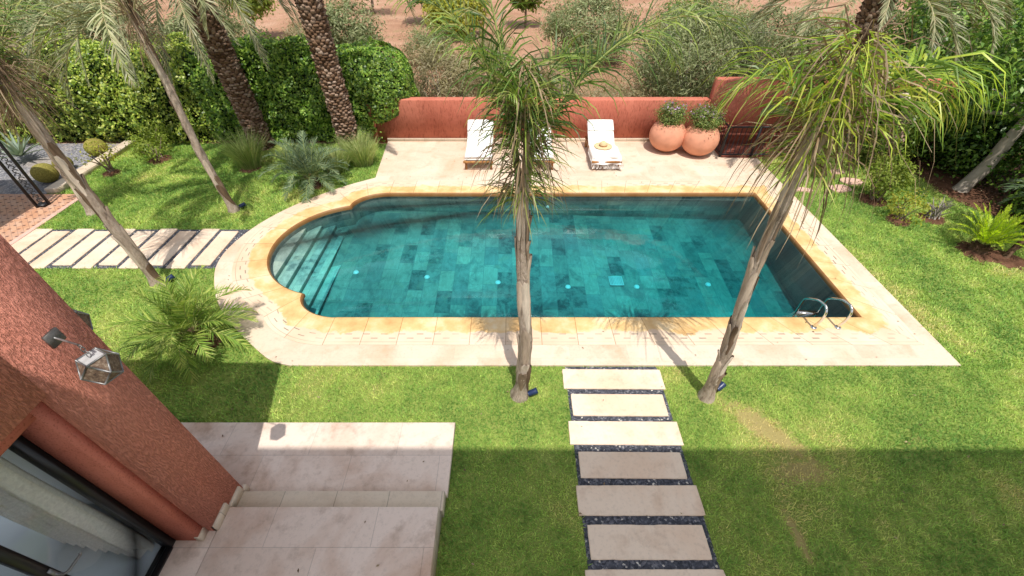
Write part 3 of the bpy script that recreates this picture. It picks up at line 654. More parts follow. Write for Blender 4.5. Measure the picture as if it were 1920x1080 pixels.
# lanterns
def lantern(loc, label, wall_axis):
    x, y, z = loc   # centre of lantern body
    t = thing('wall_lantern', label, 'lantern', (x, y, z+.30), 'hanging wall lanterns')
    r = .084; vs = []
    for a, b in ((1, 1), (1, -1), (-1, 1), (-1, -1)): vs += [(a, b, 0), (a, 0, b), (0, a, b)]
    vs = np.array(vs, float)
    P = vs*r; P[:, 2] *= 1.15; an = R(20); rot = np.array([[math.cos(an), -math.sin(an), 0], [math.sin(an), math.cos(an), 0], [0, 0, 1]])
    P = P@rot.T+np.array(loc)
    fm = MB()
    for i in range(12):
        for j in range(i+1, 12):
            if abs(np.linalg.norm(vs[i]-vs[j])-math.sqrt(2)) < .01: fm.tube([P[i], P[j]], .0065, 6)
    fm.build('frame', M['zinc'], t)
    pn = MB(); cap = MB()
    for ax in range(3):
        for sg in (1, -1):
            idx = [i for i in range(12) if vs[i][ax] == sg]; c_ = vs[idx].mean(0); o1, o2 = (ax+1) % 3, (ax+2) % 3
            idx.sort(key=lambda i: math.atan2(vs[i][o2], vs[i][o1]))
            (cap if (ax == 2 and sg == 1) else pn).add([P[i] for i in idx], [(0, 1, 2, 3)])
    for sx_ in (1, -1):
        for sy_ in (1, -1):
            for sz_ in (1, -1):
                tri = [i for i in range(12) if all(v == 0 or v == s__ for v, s__ in zip(vs[i], (sx_, sy_, sz_)))]
                pn.add([P[i] for i in tri], [(0, 1, 2)])
    pn.build('pane', M['lglass'], t); cap.build('cap', M['capzinc'], t)
    zt = z+r*1.15; za = z+.21
    ch = MB()
    for i in range(4):
        zc = zt+.012+i*(za-zt)/4; th = np.linspace(0, 2*np.pi, 9)
        ch.tube([(x+(.012*math.cos(a) if i % 2 else 0), y+(0 if i % 2 else .012*math.cos(a)), zc+.02*math.sin(a)+.012) for a in th], .003, 5)
    ch.build('chain', M['zinc'], t)
    arm = MB(); pl = MB()
    if wall_axis == 'x':
        arm.tube([(-3.09, y+.10, za-.03), (x, y, za+.01)], .007, 8); pl.box((-3.098, y+.05, za-.085), (-3.078, y+.15, za+.02))
    else:
        arm.tube([(x, 2.16, za+.01), (x, y+.03, za+.01)], .009, 8); pl.box((x-.07, 2.152, za-.07), (x+.08, 2.175, za+.09))
    arm.build('arm', M['zinc'], t); pl.build('wall_plate', M['plate'], t)
lantern((-2.82, 1.83, 2.86), 'faceted zinc and mottled glass lantern hanging on the sunlit plaster wall', 'x')
lantern((-3.60, 2.42, 2.66), 'faceted lantern half hidden behind the corner of the red house', 'y')

# ------------------------------------------------------------------ garden walls
q = MB(); q.bbox((-3.95, 12.44, -.05), (5.6, 12.72, 1.20), .012); q.box((-3.7, 12.40, -.02), (5.6, 12.445, .10), 1)
wl = thing('garden_wall', 'low terracotta red plastered wall behind the sun loungers', 'wall', (1, 12.58, 0))
q = MB(); q.bbox((-3.95, 12.44, -.05), (5.6, 12.72, 1.20), .012); q.build('wall_body', M['wall_red'], wl)
q = MB(); q.bbox((-3.7, 12.405, -.02), (5.6, 12.438, .12), .006); q.build('skirting', M['trim'], wl)
q = MB(); q.bbox((-4.12, 12.44, -.05), (-3.96, 12.74, 1.42), .012); q.build('end_pier', M['wall_red'], wl)
q = MB(); q.bbox((5.60, 12.36, -.05), (13.5, 12.66, 1.75), .012)
tag(q.build('tall_garden_wall', M['wall_red']), 'taller dark red wall section behind the iron railing', 'wall')
# railing
rl = thing('iron_railing', 'black wrought iron railing round the stair landing at the deck corner', 'railing', (6.4, 11.35, .03))
q = MB()
for p0, p1 in (((5.84, 12.3), (5.80, 11.35)), ((5.80, 11.35), (7.5, 11.35))):
    for z in (.86, .10): q.tube([(p0[0], p0[1], z), (p1[0], p1[1], z)], .024, 6)
q.build('rail', M['iron'], rl)
for p in ((5.84, 12.3), (5.80, 11.35), (6.65, 11.35), (7.5, 11.35)): q = MB(); q.box((p[0]-.025, p[1]-.025, .0), (p[0]+.025, p[1]+.025, .89)); q.build('post', M['iron'], rl)
q = MB()
for i in range(1, 14):
    if i != 7: q.tube([(5.80+i*.121, 11.35, .1), (5.80+i*.121, 11.35, .86)], .010, 5)
for i in range(1, 8): q.tube([(5.84-.005*i, 12.3-i*.119, .1), (5.84-.005*i, 12.3-i*.119, .86)], .010, 5)
q.build('bar', M['iron'], rl)
# ledge pipes on the wall behind the railing
q = MB()
for z in (.30, .52): q.tube([(5.9, 12.28, z), (9.4, 12.28, z)], .035, 8)
for x in (6.2, 7.8, 9.2): q.box((x-.02, 12.25, .2), (x+.02, 12.36, .6))
tag(q.build('wall_pipes', M['stucco_smooth'], None, True), 'two red painted horizontal pipes on the tall wall', 'pipe')

# ------------------------------------------------------------------ loungers
def lounger(x, label):
    t = thing('sun_lounger', label, 'sun lounger', (x, 11.2, .03), 'white sun loungers along the red wall')
    fr = MB(); w = .36; z0 = .31
    for sx in (-1, 1): fr.box((x+sx*(w-.02)-.02, 10.52, z0-.06), (x+sx*(w-.02)+.02, 12.1, z0))
    fr.box((x-w+.04, 10.55, z0-.05), (x+w-.04, 10.6, z0)); fr.box((x-w+.04, 12.02, z0-.05), (x+w-.04, 12.07, z0))
    fr.tube([(x-w-.03, 10.50, z0-.04), (x+w+.03, 10.50, z0-.04)], .032, 10); fr.build('frame', M['wood'], t)
    for sx in (-1, 1):
        for y in (10.58, 12.0):
            lg = MB(); lg.box((x+sx*(w-.03)-.028, y-.028, .03), (x+sx*(w-.03)+.028, y+.028, z0-.06)); lg.build('leg', M['wood'], t)
    def pad(a, b, th=.08, r=.03):
        (ya, za), (yb, zb) = a, b; d = np.array([yb-ya, zb-za]); d /= np.linalg.norm(d); nrm = np.array([-d[1], d[0]])
        V = []; ny = 8; prof = [(-w+.01, 0), (-w, .02), (-w, th-.03), (-w+.03, th), (0, th+.008), (w-.03, th), (w, th-.03), (w, .02), (w-.01, 0)]
        for i in range(ny+1):
            s = i/ny; e = .02*(1 if 0 < i < ny else 0)
            for px, pz in prof:
                zz_ = pz-(0 if 0 < i < ny else .012 if pz > .04 else 0)
                V.append((x+px, ya+(yb-ya)*s+nrm[0]*zz_, za+(zb-za)*s+nrm[1]*zz_))
        m = len(prof); F = [(i*m+j, i*m+j+1, (i+1)*m+j+1, (i+1)*m+j) for i in range(ny) for j in range(m-1)]
        F += [tuple(range(m)), tuple(range(ny*m, ny*m+m))[::-1]]
        return V, F
    a = MB(); a.add(*pad((10.53, z0+.003), (11.45, z0+.003))); a.build('seat_cushion', M['cushion'], t)
    a = MB(); a.add(*pad((11.46, z0+.01), (12.06, z0+.36))); a.build('back_cushion', M['cushion'], t)
    a = MB(); a.add(*[np.array(v) if i == 0 else v for i, v in enumerate(pad((11.78, z0+.275), (12.07, z0+.445), .07))]); a.build('head_cushion', M['cushion'], t)
    for sx in (-1, 1): a = MB(); a.tube([(x+sx*(w-.05), 11.95, z0+.26), (x+sx*(w-.05), 12.0, z0-.02)], .015, 6); a.build('back_strut', M['wood'], t)
    return t
lounger(-.88, 'white cushioned wooden sun lounger, leftmost, left of the central palm crown')
lounger(.73, 'white cushioned wooden sun lounger mostly hidden behind the central palm')
lounger(2.47, 'white sun lounger with throw and straw hat, in clear view right of the palm')
# throw over the foot of the right lounger
tw = MB(); nx, ny = 26, 18; V = []
for j in range(ny):
    for i in range(nx):
        u = i/(nx-1)*2-1; v = j/(ny-1); X = 2.50+u*.46; ov = max(0, abs(X-2.47)-.375)
        X2 = 2.47+np.sign(X-2.47)*(min(abs(X-2.47), .375)+ov*.25); z = .415-ov*1.0*2.2; y = 10.46+v*.72+.02*math.sin(5*u)
        if v < .12: z -= (.12-v)*1.6
        V.append((X2, y, z+.006*math.sin(9*u+7*v)+.004*math.sin(23*v)))
tw.add(V, [(j*nx+i, j*nx+i+1, (j+1)*nx+i+1, (j+1)*nx+i) for j in range(ny-1) for i in range(nx-1)])
tt = thing('throw_blanket', 'white fringed throw with grey stripes over the foot of the lounger', 'blanket', (2.5, 10.8, .42))
tw.build('cloth', M['throw'], tt, True)
fg = MB()
for i in range(60):
    u = rng.uniform(-1, 1); x = 2.50+u*.42
    fg.tube([(x, 10.455, .22), (x+rng.normal(0, .01), 10.44+rng.normal(0, .008), .17), (x+rng.normal(0, .02), 10.45, .11)], .004, 4)
for i in range(50):
    y = rng.uniform(10.47, 11.15); x = 2.47+.385; fg.tube([(x, y, .31), (x+.03, y+rng.normal(0, .01), .25), (x+.04, y+rng.normal(0, .02), .19)], .004, 4)
    x = 2.47-.385
    if i % 2: fg.tube([(x, y, .37), (x-.02, y+rng.normal(0, .01), .31), (x-.02, y+rng.normal(0, .02), .26)], .004, 4)
fg.build('fringe', M['throw'], tt)
q = MB(); q.lathe([(.001, .135), (.05, .13), (.085, .10), (.10, .05), (.105, .012), (.16, .004), (.24, .012), (.245, .006), (.16, -.004), (.10, 0)], (2.45, 11.12, .435), 32)
ht = thing('straw_hat', 'wide brimmed natural straw sun hat lying on the right lounger', 'hat', (2.45, 11.12, .43)); q.build('hat_body', M['straw'], ht, True)
q = MB(); q.lathe([(.1035, .045), (.108, .04), (.109, .018), (.105, .012)], (2.45, 11.12, .435), 32); q.build('hat_band', M['wood'], ht, True)

# ------------------------------------------------------------------ vegetation generators
def leaves(P, Nn, size, ratio=.5, jitter=.7, fold=.12, r_=None):
    """one folded diamond leaf per point"""
    r_ = r_ or rng; n = len(P); size = np.broadcast_to(size, (n,))*r_.uniform(.6, 1.3, n)
    Nn = unit(Nn+r_.normal(0, jitter, (n, 3))); D = unit(np.cross(Nn, r_.normal(0, 1, (n, 3)))); S = np.cross(Nn, D)
    L = size[:, None]; W = L*ratio*.5
    a = P-D*L*.5; b = P+S*W+Nn*L*fold; c = P+D*L*.5-Nn*L*.12; d = P-S*W+Nn*L*fold
    return np.stack([a, b, c, d], 1).reshape(-1, 3), np.arange(4*n).reshape(-1, 4)
def clump_points(c, rad, nclump, nleaf, spread, r_, flat=1.0, shell=.55):
    c = np.array(c, float); rad = np.array(rad, float)
    d = unit(r_.normal(0, 1, (nclump, 3))); k = r_.uniform(shell, 1.0, nclump)**.6; cl = c+d*rad*k[:, None]
    own = r_.integers(0, nclump, nleaf); sp = spread*r_.uniform(.6, 1.4, nclump)[own]
    off = r_.normal(0, 1, (nleaf, 3))*sp[:, None]*.5; off[:, 2] *= flat
    P = cl[own]+off; N = unit((P-c)/rad)*.6+unit(off)*.7+np.array([0, 0, .5])
    return P, N, cl
def bush(name, label, cat, loc, rad, h, lsize, nleaf, nclump, spread, lm, tm, group=None, ratio=.5, base=.15, nst=7, tr=.012, seed=0, fine=False, upto=None, bare=0):
    """multi stemmed shrub: stems (part) + foliage (part)"""
    r_ = np.random.default_rng(seed+11); x, y, z = loc
    t = thing(name, label, cat, loc, group)
    c = (x, y, z+base+(h-base)*.55); rd = (rad, rad, (h-base)*.52)
    P, N, cl = clump_points(c, rd, nclump, nleaf, spread, r_)
    keep = P[:, 2] > z+.02; P, N = P[keep], N[keep]
    q = MB(); q.add(*leaves(P, N, lsize, ratio, .6, .1, r_)); q.build('foliage', lm, t)
    q = MB()
    for e in cl[r_.permutation(len(cl))[:nst]]:
        b = np.array([x, y, z])+np.array([r_.normal(0, .05), r_.normal(0, .05), 0]); m_ = (b+e)/2+r_.normal(0, .08*rad, 3)+np.array([0, 0, .12*h]); 
        q.tube(catmull([b, m_, e], 3), np.linspace(tr*1.6, tr*.4, 7), 5)
    for i in range(bare):
        d = unit(r_.normal(0, 1, 3)); d[2] = abs(d[2]); d[1] = -abs(d[1]); s0 = np.array(c)+d*np.array(rd)*.5; e = np.array(c)+d*np.array(rd)*r_.uniform(.95, 1.2)
        m_ = (s0+e)/2+r_.normal(0, .12, 3); q.tube(catmull([s0, m_, e], 3), np.linspace(.012, .004, 7), 4, 1)
    q.build('stems', [tm, M['twig_grey']], t, True)
    return t
def tree(name, label, loc, th, tr, rad, h, lsize, nleaf, nclump, spread, lm, tm, group=None, ratio=.5, lean=(0, 0), seed=0, cat='tree'):
    r_ = np.random.default_rng(seed+101); x, y, z = loc; t = thing(name, label, cat, loc, group)
    top = np.array([x+lean[0], y+lean[1], z+th]); c = top+np.array([0, 0, h*.45]); rd = (rad, rad, h*.55)
    P, N, cl = clump_points(c, rd, nclump, nleaf, spread, r_, .8, .4)
    q = MB(); q.add(*leaves(P, N, lsize, ratio, .6, .1, r_)); q.build('crown', lm, t)
    q = MB(); b = np.array([x, y, z-.05]); pts = [b, b+(top-b)*.35+np.array([r_.normal(0, tr), r_.normal(0, tr), 0]), b+(top-b)*.7, top]
    pts = catmull(pts, 4); q.tube(pts, np.linspace(tr*1.25, tr*.8, len(pts)), 10, 0, True, .06)
    for e in cl[r_.permutation(len(cl))[:9]]:
        m_ = (top+e)/2+r_.normal(0, .1*rad, 3); q.tube(catmull([top-np.array([0, 0, .1]), m_, e], 3), np.linspace(tr*.5, tr*.1, 7), 6)
    q.build('trunk', tm, t, True)
    return t

def frond(mb, base, az, el, L, droop, leafL, leafW, n, plume=.3, ldroop=1.0, vee=.35, ang=58, s0=.1, r_=None, curl=0, rw=.014, petiole=True):
    """one feather leaf: tube rachis + 4 segment leaflets; material 0 leaf, 1 rachis"""
    K = 16; P = np.zeros((K+1, 3)); P[0] = base
    d = np.array([math.cos(az)*math.cos(el), math.sin(az)*math.cos(el), math.sin(el)]); side0 = np.array([-math.sin(az), math.cos(az), 0])
    for i in range(K):
        P[i+1] = P[i]+d*L/K
        d = unit(d+np.array([0, 0, -1])*droop/K*(.5+1.6*i/K)+side0*curl/K)
    T = unit(np.gradient(P, axis=0)); S = unit(np.cross(T, np.array([0, 0, 1.])+side0*.001)); N = np.cross(S, T)
    mb.tube(P, np.linspace(rw, rw*.2, K+1), 5, 1, False)
    m = 2*n; s = np.repeat(np.linspace(s0, 1, n), 2)+r_.normal(0, .006, m); s = np.clip(s, s0, .999); sg = np.tile([1, -1], n)
    fi = s*K; i0 = np.minimum(fi.astype(int), K-1); fr_ = (fi-i0)[:, None]
    B = P[i0]*(1-fr_)+P[i0+1]*fr_; t_ = T[i0]; s_ = S[i0]; n_ = N[i0]
    a = np.radians(ang*(1-.45*s)+r_.normal(0, 6, m)); pl = vee+r_.normal(0, plume, m)
    lat = s_*(sg*np.cos(pl))[:, None]+n_*np.sin(pl)[:, None]
    D = unit(t_*np.cos(a)[:, None]+lat*np.sin(a)[:, None])
    prof = np.clip(np.sin(np.pi*(.18+.80*s)), .1, 1)**.7
    LL = leafL*prof*r_.uniform(.8, 1.15, m); W = leafW*(.55+.45*prof)*r_.uniform(.8, 1.2, m)
    ns = 4; rows = []; p = B.copy(); dd = D.copy(); wv = unit(np.cross(dd, n_)+r_.normal(0, .35, (m, 3)))
    wf = [.55, 1.0, .85, .5, .04]
    ld = ldroop*r_.uniform(.75, 1.25, m)
    for k in range(ns+1):
        rows.append(p-wv*(W*wf[k]*.5)[:, None]); rows.append(p+wv*(W*wf[k]*.5)[:, None])
        p = p+dd*(LL/ns)[:, None]; dd = unit(dd+np.array([0, 0, -1.])*(ld*(.35+.3*k)/ns*1.6)[:, None])
        wv = unit(wv-dd*np.sum(wv*dd, 1)[:, None])
    V = np.stack(rows, 1); k2 = 2*(ns+1); off = (np.arange(m)*k2)[:, None, None]
    f = np.array([[2*j, 2*j+1, 2*j+3, 2*j+2] for j in range(ns)])[None]
    mb.add(V.reshape(-1, 3), (off+f).reshape(-1, 4), 0)
def hanging(n, c, rad, zr, L, W, r_, out=.35, g=.75):
    """dry strips hanging round the crown base"""
    th = r_.uniform(0, 2*np.pi, n); rr = rad*r_.uniform(.5, 1.2, n); z = c[2]+r_.uniform(zr[0], zr[1], n)
    p = np.stack([c[0]+rr*np.cos(th), c[1]+rr*np.sin(th), z], 1); d = unit(np.stack([np.cos(th)*out, np.sin(th)*out, r_.uniform(-.8, .5, n)], 1))
    LL = L*r_.uniform(.4, 1.2, n); w = unit(np.cross(d, r_.normal(0, 1, (n, 3)))); rows = []; wf = [.6, 1, .9, .6, .05]
    for k in range(5):
        rows += [p-w*(W*wf[k]*.5), p+w*(W*wf[k]*.5)]; p = p+d*(LL/4)[:, None]; d = unit(d+np.array([0, 0, -g])+r_.normal(0, .07, (n, 3)))
    V = np.stack(rows, 1); f = np.array([[2*j, 2*j+1, 2*j+3, 2*j+2] for j in range(4)])[None]
    return V.reshape(-1, 3), ((np.arange(n)*10)[:, None, None]+f).reshape(-1, 4)
def slim_trunk(P, r0, r1, t, flakes, r_, name='trunk'):
    """ringed grey trunk with overlapping torn leaf sheaths"""
    P = np.array(catmull(P, 10)); k = len(P); rad = np.linspace(r0, r1, k)*(1+.05*np.sin(np.arange(k)*1.3)+r_.normal(0, .02, k)); rad[:4] *= np.array([1.6, 1.45, 1.2, 1.06])
    q = MB(); q.tube(P, rad, 16, 0, True, .035)
    H_ = np.cumsum(np.concatenate([[0], np.linalg.norm(np.diff(P, axis=0), axis=1)])); tot = H_[-1]
    for i in range(flakes):
        h0 = tot*(.04+.9*(i+r_.uniform(0, .6))/flakes); ln = r_.uniform(.35, .8); a0 = r_.uniform(0, 2*np.pi) if i % 2 else (i*2.4) % (2*np.pi)
        wd = r_.uniform(.5, 1.0); V = []; nz, na = 9, 7; sk = r_.normal(0, .5)
        for j in range(nz):
            u = j/(nz-1); h = min(h0+u*ln, tot-.01); pc = np.array([np.interp(h, H_, P[:, c]) for c in range(3)]); rr = np.interp(h, H_, rad)
            half = wd*(.12+.88*math.sin(math.pi*min(1, .5*u**.7+.02)))*(1 if u < .85 else (1-u)/.15*.7+.3)
            lift = .004+.008*u+(.026*max(0, u-.7)/.3 if i % 3 else .006)
            for l in range(na):
                a = a0+sk*u+(l/(na-1)*2-1)*half; e = abs(l/(na-1)*2-1)
                V.append(pc+np.array([math.cos(a), math.sin(a), 0])*(rr+lift*(1-.6*e**3)+r_.normal(0, .0015)))
        q.add(V, [(j*na+l, j*na+l+1, (j+1)*na+l+1, (j+1)*na+l) for j in range(nz-1) for l in range(na-1)], 1)
    return q.build(name, [M['bark'], M['sheath']], t, True)
def date_trunk(P, r0, t, r_, ztop):
    P = np.array(catmull(P, 12)); q = MB(); q.tube(P, np.full(len(P), r0*.86), 16, 0)
    H_ = np.cumsum(np.concatenate([[0], np.linalg.norm(np.diff(P, axis=0), axis=1)])); tot = H_[-1]; step = .066; rows = int(tot/step); per = 13
    for i in range(rows):
        h = i*step; pc = np.array([np.interp(h, H_, P[:, c]) for c in range(3)]); u = h/tot
        for j in range(per):
            a = (j+.5*(i % 2))/per*2*np.pi+r_.normal(0, .05); ln = r_.uniform(.05, .11)*(1+.9*max(0, u-.55)); w = r0*.225*r_.uniform(.75, 1.2); out = r_.uniform(.025, .07)*(1+.8*max(0, u-.55))
            o = np.array([math.cos(a), math.sin(a), 0]); s = np.array([-math.sin(a), math.cos(a), 0]); b = pc+o*r0*.84; tp = pc+o*(r0*.86+out)+np.array([0, 0, ln])
            V = [b-s*w, b+s*w, b+s*w*.8+np.array([0, 0, .05])+o*.0, b-s*w*.8+np.array([0, 0, .05]), tp-s*w*.55-o*.02, tp+s*w*.55-o*.02, tp+s*w*.5+o*.015-np.array([0, 0, .03]), tp-s*w*.5+o*.015-np.array([0, 0, .03])]
            q.add(V, [(0, 1, 6, 7), (7, 6, 5, 4), (1, 2, 5, 6), (3, 0, 7, 4), (2, 3, 4, 5)], 1)
    return q.build('trunk', [M['dateroot'], M['stubs']], t)

# ------------------------------------------------------------------ palms
def palm(name, label, base, top, r0, r1, fr, leafL, leafW, n, lm, seed, ldroop, plume, dry=0, flakes=16, vee=.35, rach='rachis', ang=58, midp=None, dryL=.55, group='tall slim palms round the pool', drylm=None, drz=(-.55, .5), brush=.5, brushL=.42):
    r_ = np.random.default_rng(seed); b = np.array(base); tp = np.array(top); t = thing(name, label, 'palm tree', tuple(base), group)
    mid = [np.array(p) for p in (midp or [b+(tp-b)*.33+np.array([r_.normal(0, .03), r_.normal(0, .03), 0]), b+(tp-b)*.66+np.array([r_.normal(0, .03), r_.normal(0, .03), 0])])]
    slim_trunk([b-np.array([0, 0, .05]), *mid, tp], r0, r1, t, flakes, r_)
    # crown shaft: a bundle of leaf bases
    q = MB()
    for az, el, L, dr in fr:
        a = R(az); e = tp+np.array([math.cos(a)*.11, math.sin(a)*.11, .42]); q.tube([tp+np.array([math.cos(a)*.03, math.sin(a)*.03, -.35]), tp+np.array([math.cos(a)*.05, math.sin(a)*.05, 0]), e], [.028, .032, .016], 6)
    q.build('crown_shaft', M['sheath'], t, True)
    for az, el, L, dr in fr:
        q = MB(); a = R(az); frond(q, tp+np.array([math.cos(a)*.05, math.sin(a)*.05, .12]), a, R(el), L, dr, leafL, leafW, n, plume, ldroop, vee, ang, .14, r_, r_.normal(0, .25)); q.build('frond', [lm, M[rach]], t)
    if dry:
        q = MB(); q.add(*hanging(int(dry*brush), tp+np.array([0, 0, .2]), .07, (drz[0]-.05, drz[1]), brushL, .011, r_, 1.1, .22)); q.build('base_leaflets', lm, t)
        q = MB(); q.add(*hanging(dry, tp+np.array([0, 0, .2]), .12, drz, dryL, .013, r_)); q.build('dry_leaves', drylm or M['dryleaf'], t)
    return t
palm('queen_palm', 'slim feathery palm standing in front of the middle of the pool', (.11, 3.56, 0), (.10, 3.56, 3.42), .094, .052,
     [(6, 64, 2.35, 2.1), (20, 60, 2.15, 2.1), (172, 82, 1.85, 1.3), (150, 76, 1.65, 1.8), (192, 78, 1.3, 1.7), (75, 72, 1.3, 2.0), (-70, 84, .8, 2.0)],
     .52, .014, 66, M['queen'], 3, 1.9, .5, 200, 24, brush=2.1, brushL=.44, drz=(-.42, .75), dryL=.55)
palm('queen_palm', 'slim palm with bright yellow green crown at the right end of the pool', (2.77, 3.52, 0), (2.60, 3.6, 3.50), .080, .048,
     [(176, 72, 1.12, 2.6), (-5, 66, 1.6, 2.8), (10, 62, 1.5, 2.6), (70, 74, .9, 2.0)],
     .80, .018, 44, M['queen_bright'], 5, 2.7, .30, 240, 26, brush=1.2, brushL=.50, dryL=1.0, midp=[(2.72, 3.53, 1.1), (2.60, 3.56, 2.3)], drz=(-.2, .85))
palm('queen_palm', 'slim palm with grey green hanging fronds on the far left lawn', (-6.4, 8.55, 0), (-6.48, 8.55, 3.75), .085, .056,
     [(205, 45, 2.9, 2.6), (232, 42, 2.8, 2.7), (175, 50, 2.8, 2.4), (258, 30, 2.6, 2.5), (292, 38, 2.5, 2.7), (335, 45, 2.6, 2.5), (20, 50, 2.5, 2.3), (60, 50, 2.4, 2.1), (100, 55, 2.3, 1.9), (140, 55, 2.6, 2.2), (218, 15, 2.3, 2.4), (190, 10, 2.4, 2.2), (245, 5, 2.0, 2.2)],
     .46, .024, 64, M['date'], 8, .5, .25, 160, 14, .5, 'rachis_date', 50)
palm('queen_palm', 'slim palm at the left picture edge rising beside the left path', (-6.51, 5.93, 0), (-6.63, 5.95, 3.35), .092, .058,
     [(70, 72, 1.4, 2.3), (110, 72, 1.6, 2.3), (150, 62, 1.9, 2.4), (190, 60, 1.9, 2.4), (240, 66, 1.2, 2.6)],
     .55, .016, 48, M['queen'], 9, 1.8, .5, 260, 18, brush=.5, dryL=.8, drz=(-.2, .7))
palm('queen_palm', 'smaller slim palm with tattered dry crown behind the left edge palm', (-9.58, 8.43, 0), (-9.52, 8.43, 2.55), .09, .055,
     [(30, 55, 1.1, 2.4), (90, 66, 1.5, 2.2), (150, 62, 1.4, 2.2), (210, 60, 1.3, 2.4), (280, 58, 1.0, 2.6), (340, 58, 1.0, 2.6)],
     .42, .018, 40, M['dryleaf'], 12, 1.6, .7, 420, 14, dryL=.8)
def date_palm(label, base, top, r0, fr, seed):
    r_ = np.random.default_rng(seed); t = thing('date_palm', label, 'palm tree', base, 'big date palms'); b = np.array(base); tp = np.array(top)
    date_trunk([b-np.array([0, 0, .1]), b+(tp-b)*.4, b+(tp-b)*.75, tp], r0, t, r_, top[2])
    for az, el, L, dr in fr:
        q = MB(); a = R(az); frond(q, tp+np.array([math.cos(a)*.2, math.sin(a)*.2, -.05]), a, R(el), L, dr, .46, .026, 95, .18, .35, .55, 48, .16, r_, r_.normal(0, .15), .028); q.build('frond', [M['date'], M['rachis_date']], t)
def ring(n, el0, L, dr, seed, jit=10):
    r_ = np.random.default_rng(seed); return [(i*360/n+r_.normal(0, jit), el0+r_.normal(0, 9), L*r_.uniform(.85, 1.1), dr*r_.uniform(.8, 1.2)) for i in range(n)]
date_palm('thick date palm with scaly trunk, left one of the two before the hedge', (-7.27, 12.1, 0), (-7.45, 12.0, 4.5), .30, ring(7, 12, 3.3, 2.2, 1)+[(262, 5, 3.5, 2.3), (292, 8, 3.6, 2.4), (238, 5, 3.7, 2.1), (210, 12, 3.6, 2.0), (322, 5, 3.4, 2.3), (278, 25, 3.6, 2.6), (340, 15, 3.3, 2.2)]+ring(5, 55, 3.2, 1.5, 2), 21)
date_palm('thick date palm with scaly trunk, right one beside the rounded hedge end', (-4.61, 11.84, 0), (-4.72, 11.75, 4.9), .29, ring(7, 18, 3.0, 1.7, 3)+[(228, 5, 3.0, 2.2), (200, 2, 2.9, 2.0), (170, 0, 2.9, 1.9)]+ring(5, 55, 3.2, 1.5, 4), 22)
date_palm('date palm with drooping fronds over the tall red wall on the right', (8.25, 11.35, 0), (8.15, 11.3, 3.85), .28, ring(11, 22, 2.8, 1.7, 5)+[(300, 25, 2.7, 1.9), (335, 22, 2.9, 1.8), (0, 20, 3.0, 1.7), (25, 18, 3.0, 1.6), (205, 22, 2.8, 1.7), (180, 18, 2.9, 1.7), (150, 15, 2.8, 1.6), (232, 35, 2.7, 1.8)]+ring(12, 56, 2.9, 1.4, 6), 23)
def small_palm(name, label, loc, rad, n, leafL, leafW, m, lm, seed, el=(15, 70), droop=1.5, vee=.3, trunk=.12, th=.25, ld=.35, cat='palm', nl=42, lean=(0, 0)):
    r_ = np.random.default_rng(seed); t = thing(name, label, cat, loc); x, y, z = loc; tx, ty = x+lean[0], y+lean[1]
    q = MB(); q.tube([(x, y, z-.03), ((x+tx)/2, (y+ty)/2, z+th*.5), (tx, ty, z+th)], [trunk*1.15, trunk, trunk*.75], 10, 0, True, .12)
    for i in range(int(30*min(1, th/.25))):
        a = r_.uniform(0, 6.28); u = r_.uniform(.05, .95); px = x+(tx-x)*u; py = y+(ty-y)*u; zz_ = z+u*th
        q.tube([(px+math.cos(a)*trunk*.9, py+math.sin(a)*trunk*.9, zz_), (px+math.cos(a)*trunk*1.45, py+math.sin(a)*trunk*1.45, zz_+.07)], [.022, .008], 5)
    q.build('trunk', M['dateroot'], t)
    for i in range(n):
        a = i*2.39996+r_.normal(0, .15); e = el[0]+(el[1]-el[0])*(i/(n-1))+r_.normal(0, 5); L = rad*r_.uniform(.85, 1.15)*(1.15 if e > 40 else 1)
        q = MB(); frond(q, (tx+math.cos(a)*trunk*.5, ty+math.sin(a)*trunk*.5, z+th), a, R(e), L, droop, leafL, leafW, nl, .15, ld, vee, 55, .12, r_, 0, .009); q.build('frond', [lm, M['rachis']], t)
    return t
small_palm('young_palm', 'young feathery palm on the lawn beside the rounded pool end', (-4.99, 4.51, .03), .84, 28, .27, .016, 0, M['smallpalm'], 31, (10, 78), 1.5, .3, .13, .30)
small_palm('young_palm', 'young blue green palm at the lawn edge below the date palms', (-4.95, 9.69, .03), .95, 26, .27, .016, 0, M['bluepalm'], 32, (10, 80), 1.5, .3, .12, .25)
small_palm('sago_cycad', 'bright lime green cycad growing on the right lawn', (9.40, 6.95, .03),   .62, 36, .105, .012, 0, M['cycad'], 33, (38, 86), .8, .35, .14, .2, .1, 'cycad', 46)
small_palm('young_palm', 'spiky grey green palm with slanting trunk cut by the right picture edge', (9.76, 6.72, .03), .95, 24, .34, .02, 0, M['bluepalm'], 34, (-15, 70), 1.0, .3, .045, 1.25, .3, 'palm', 26, (.62, .35))

# spotlights at the palm feet
for (x, y, rz), lb in zip([(.29, 3.53, .3), (2.97, 3.62, .6), (-6.22, 8.62, .5), (-6.33, 6.02, .8)], ['small navy spotlight on the grass at the foot of the central palm', 'small navy spotlight at the foot of the right pool palm', 'small navy spotlight beside the far left lawn palm', 'small navy spotlight between the left path palm and the young palm']):
    t = thing('garden_spotlight', lb, 'spotlight', (x, y, 0), 'palm spotlights'); d = np.array([math.cos(rz), math.sin(rz), .25]); p = np.array([x, y, .10])
    q = MB(); q.tube([p-d*.065, p-d*.05, p+d*.05, p+d*.07], [.03, .042, .045, .048], 14); q.build('housing', M['spot'], t, True)
    q = MB(); q.tube([(x, y, -.05), (x, y, .08)], .01, 6); q.build('stake', M['iron'], t)

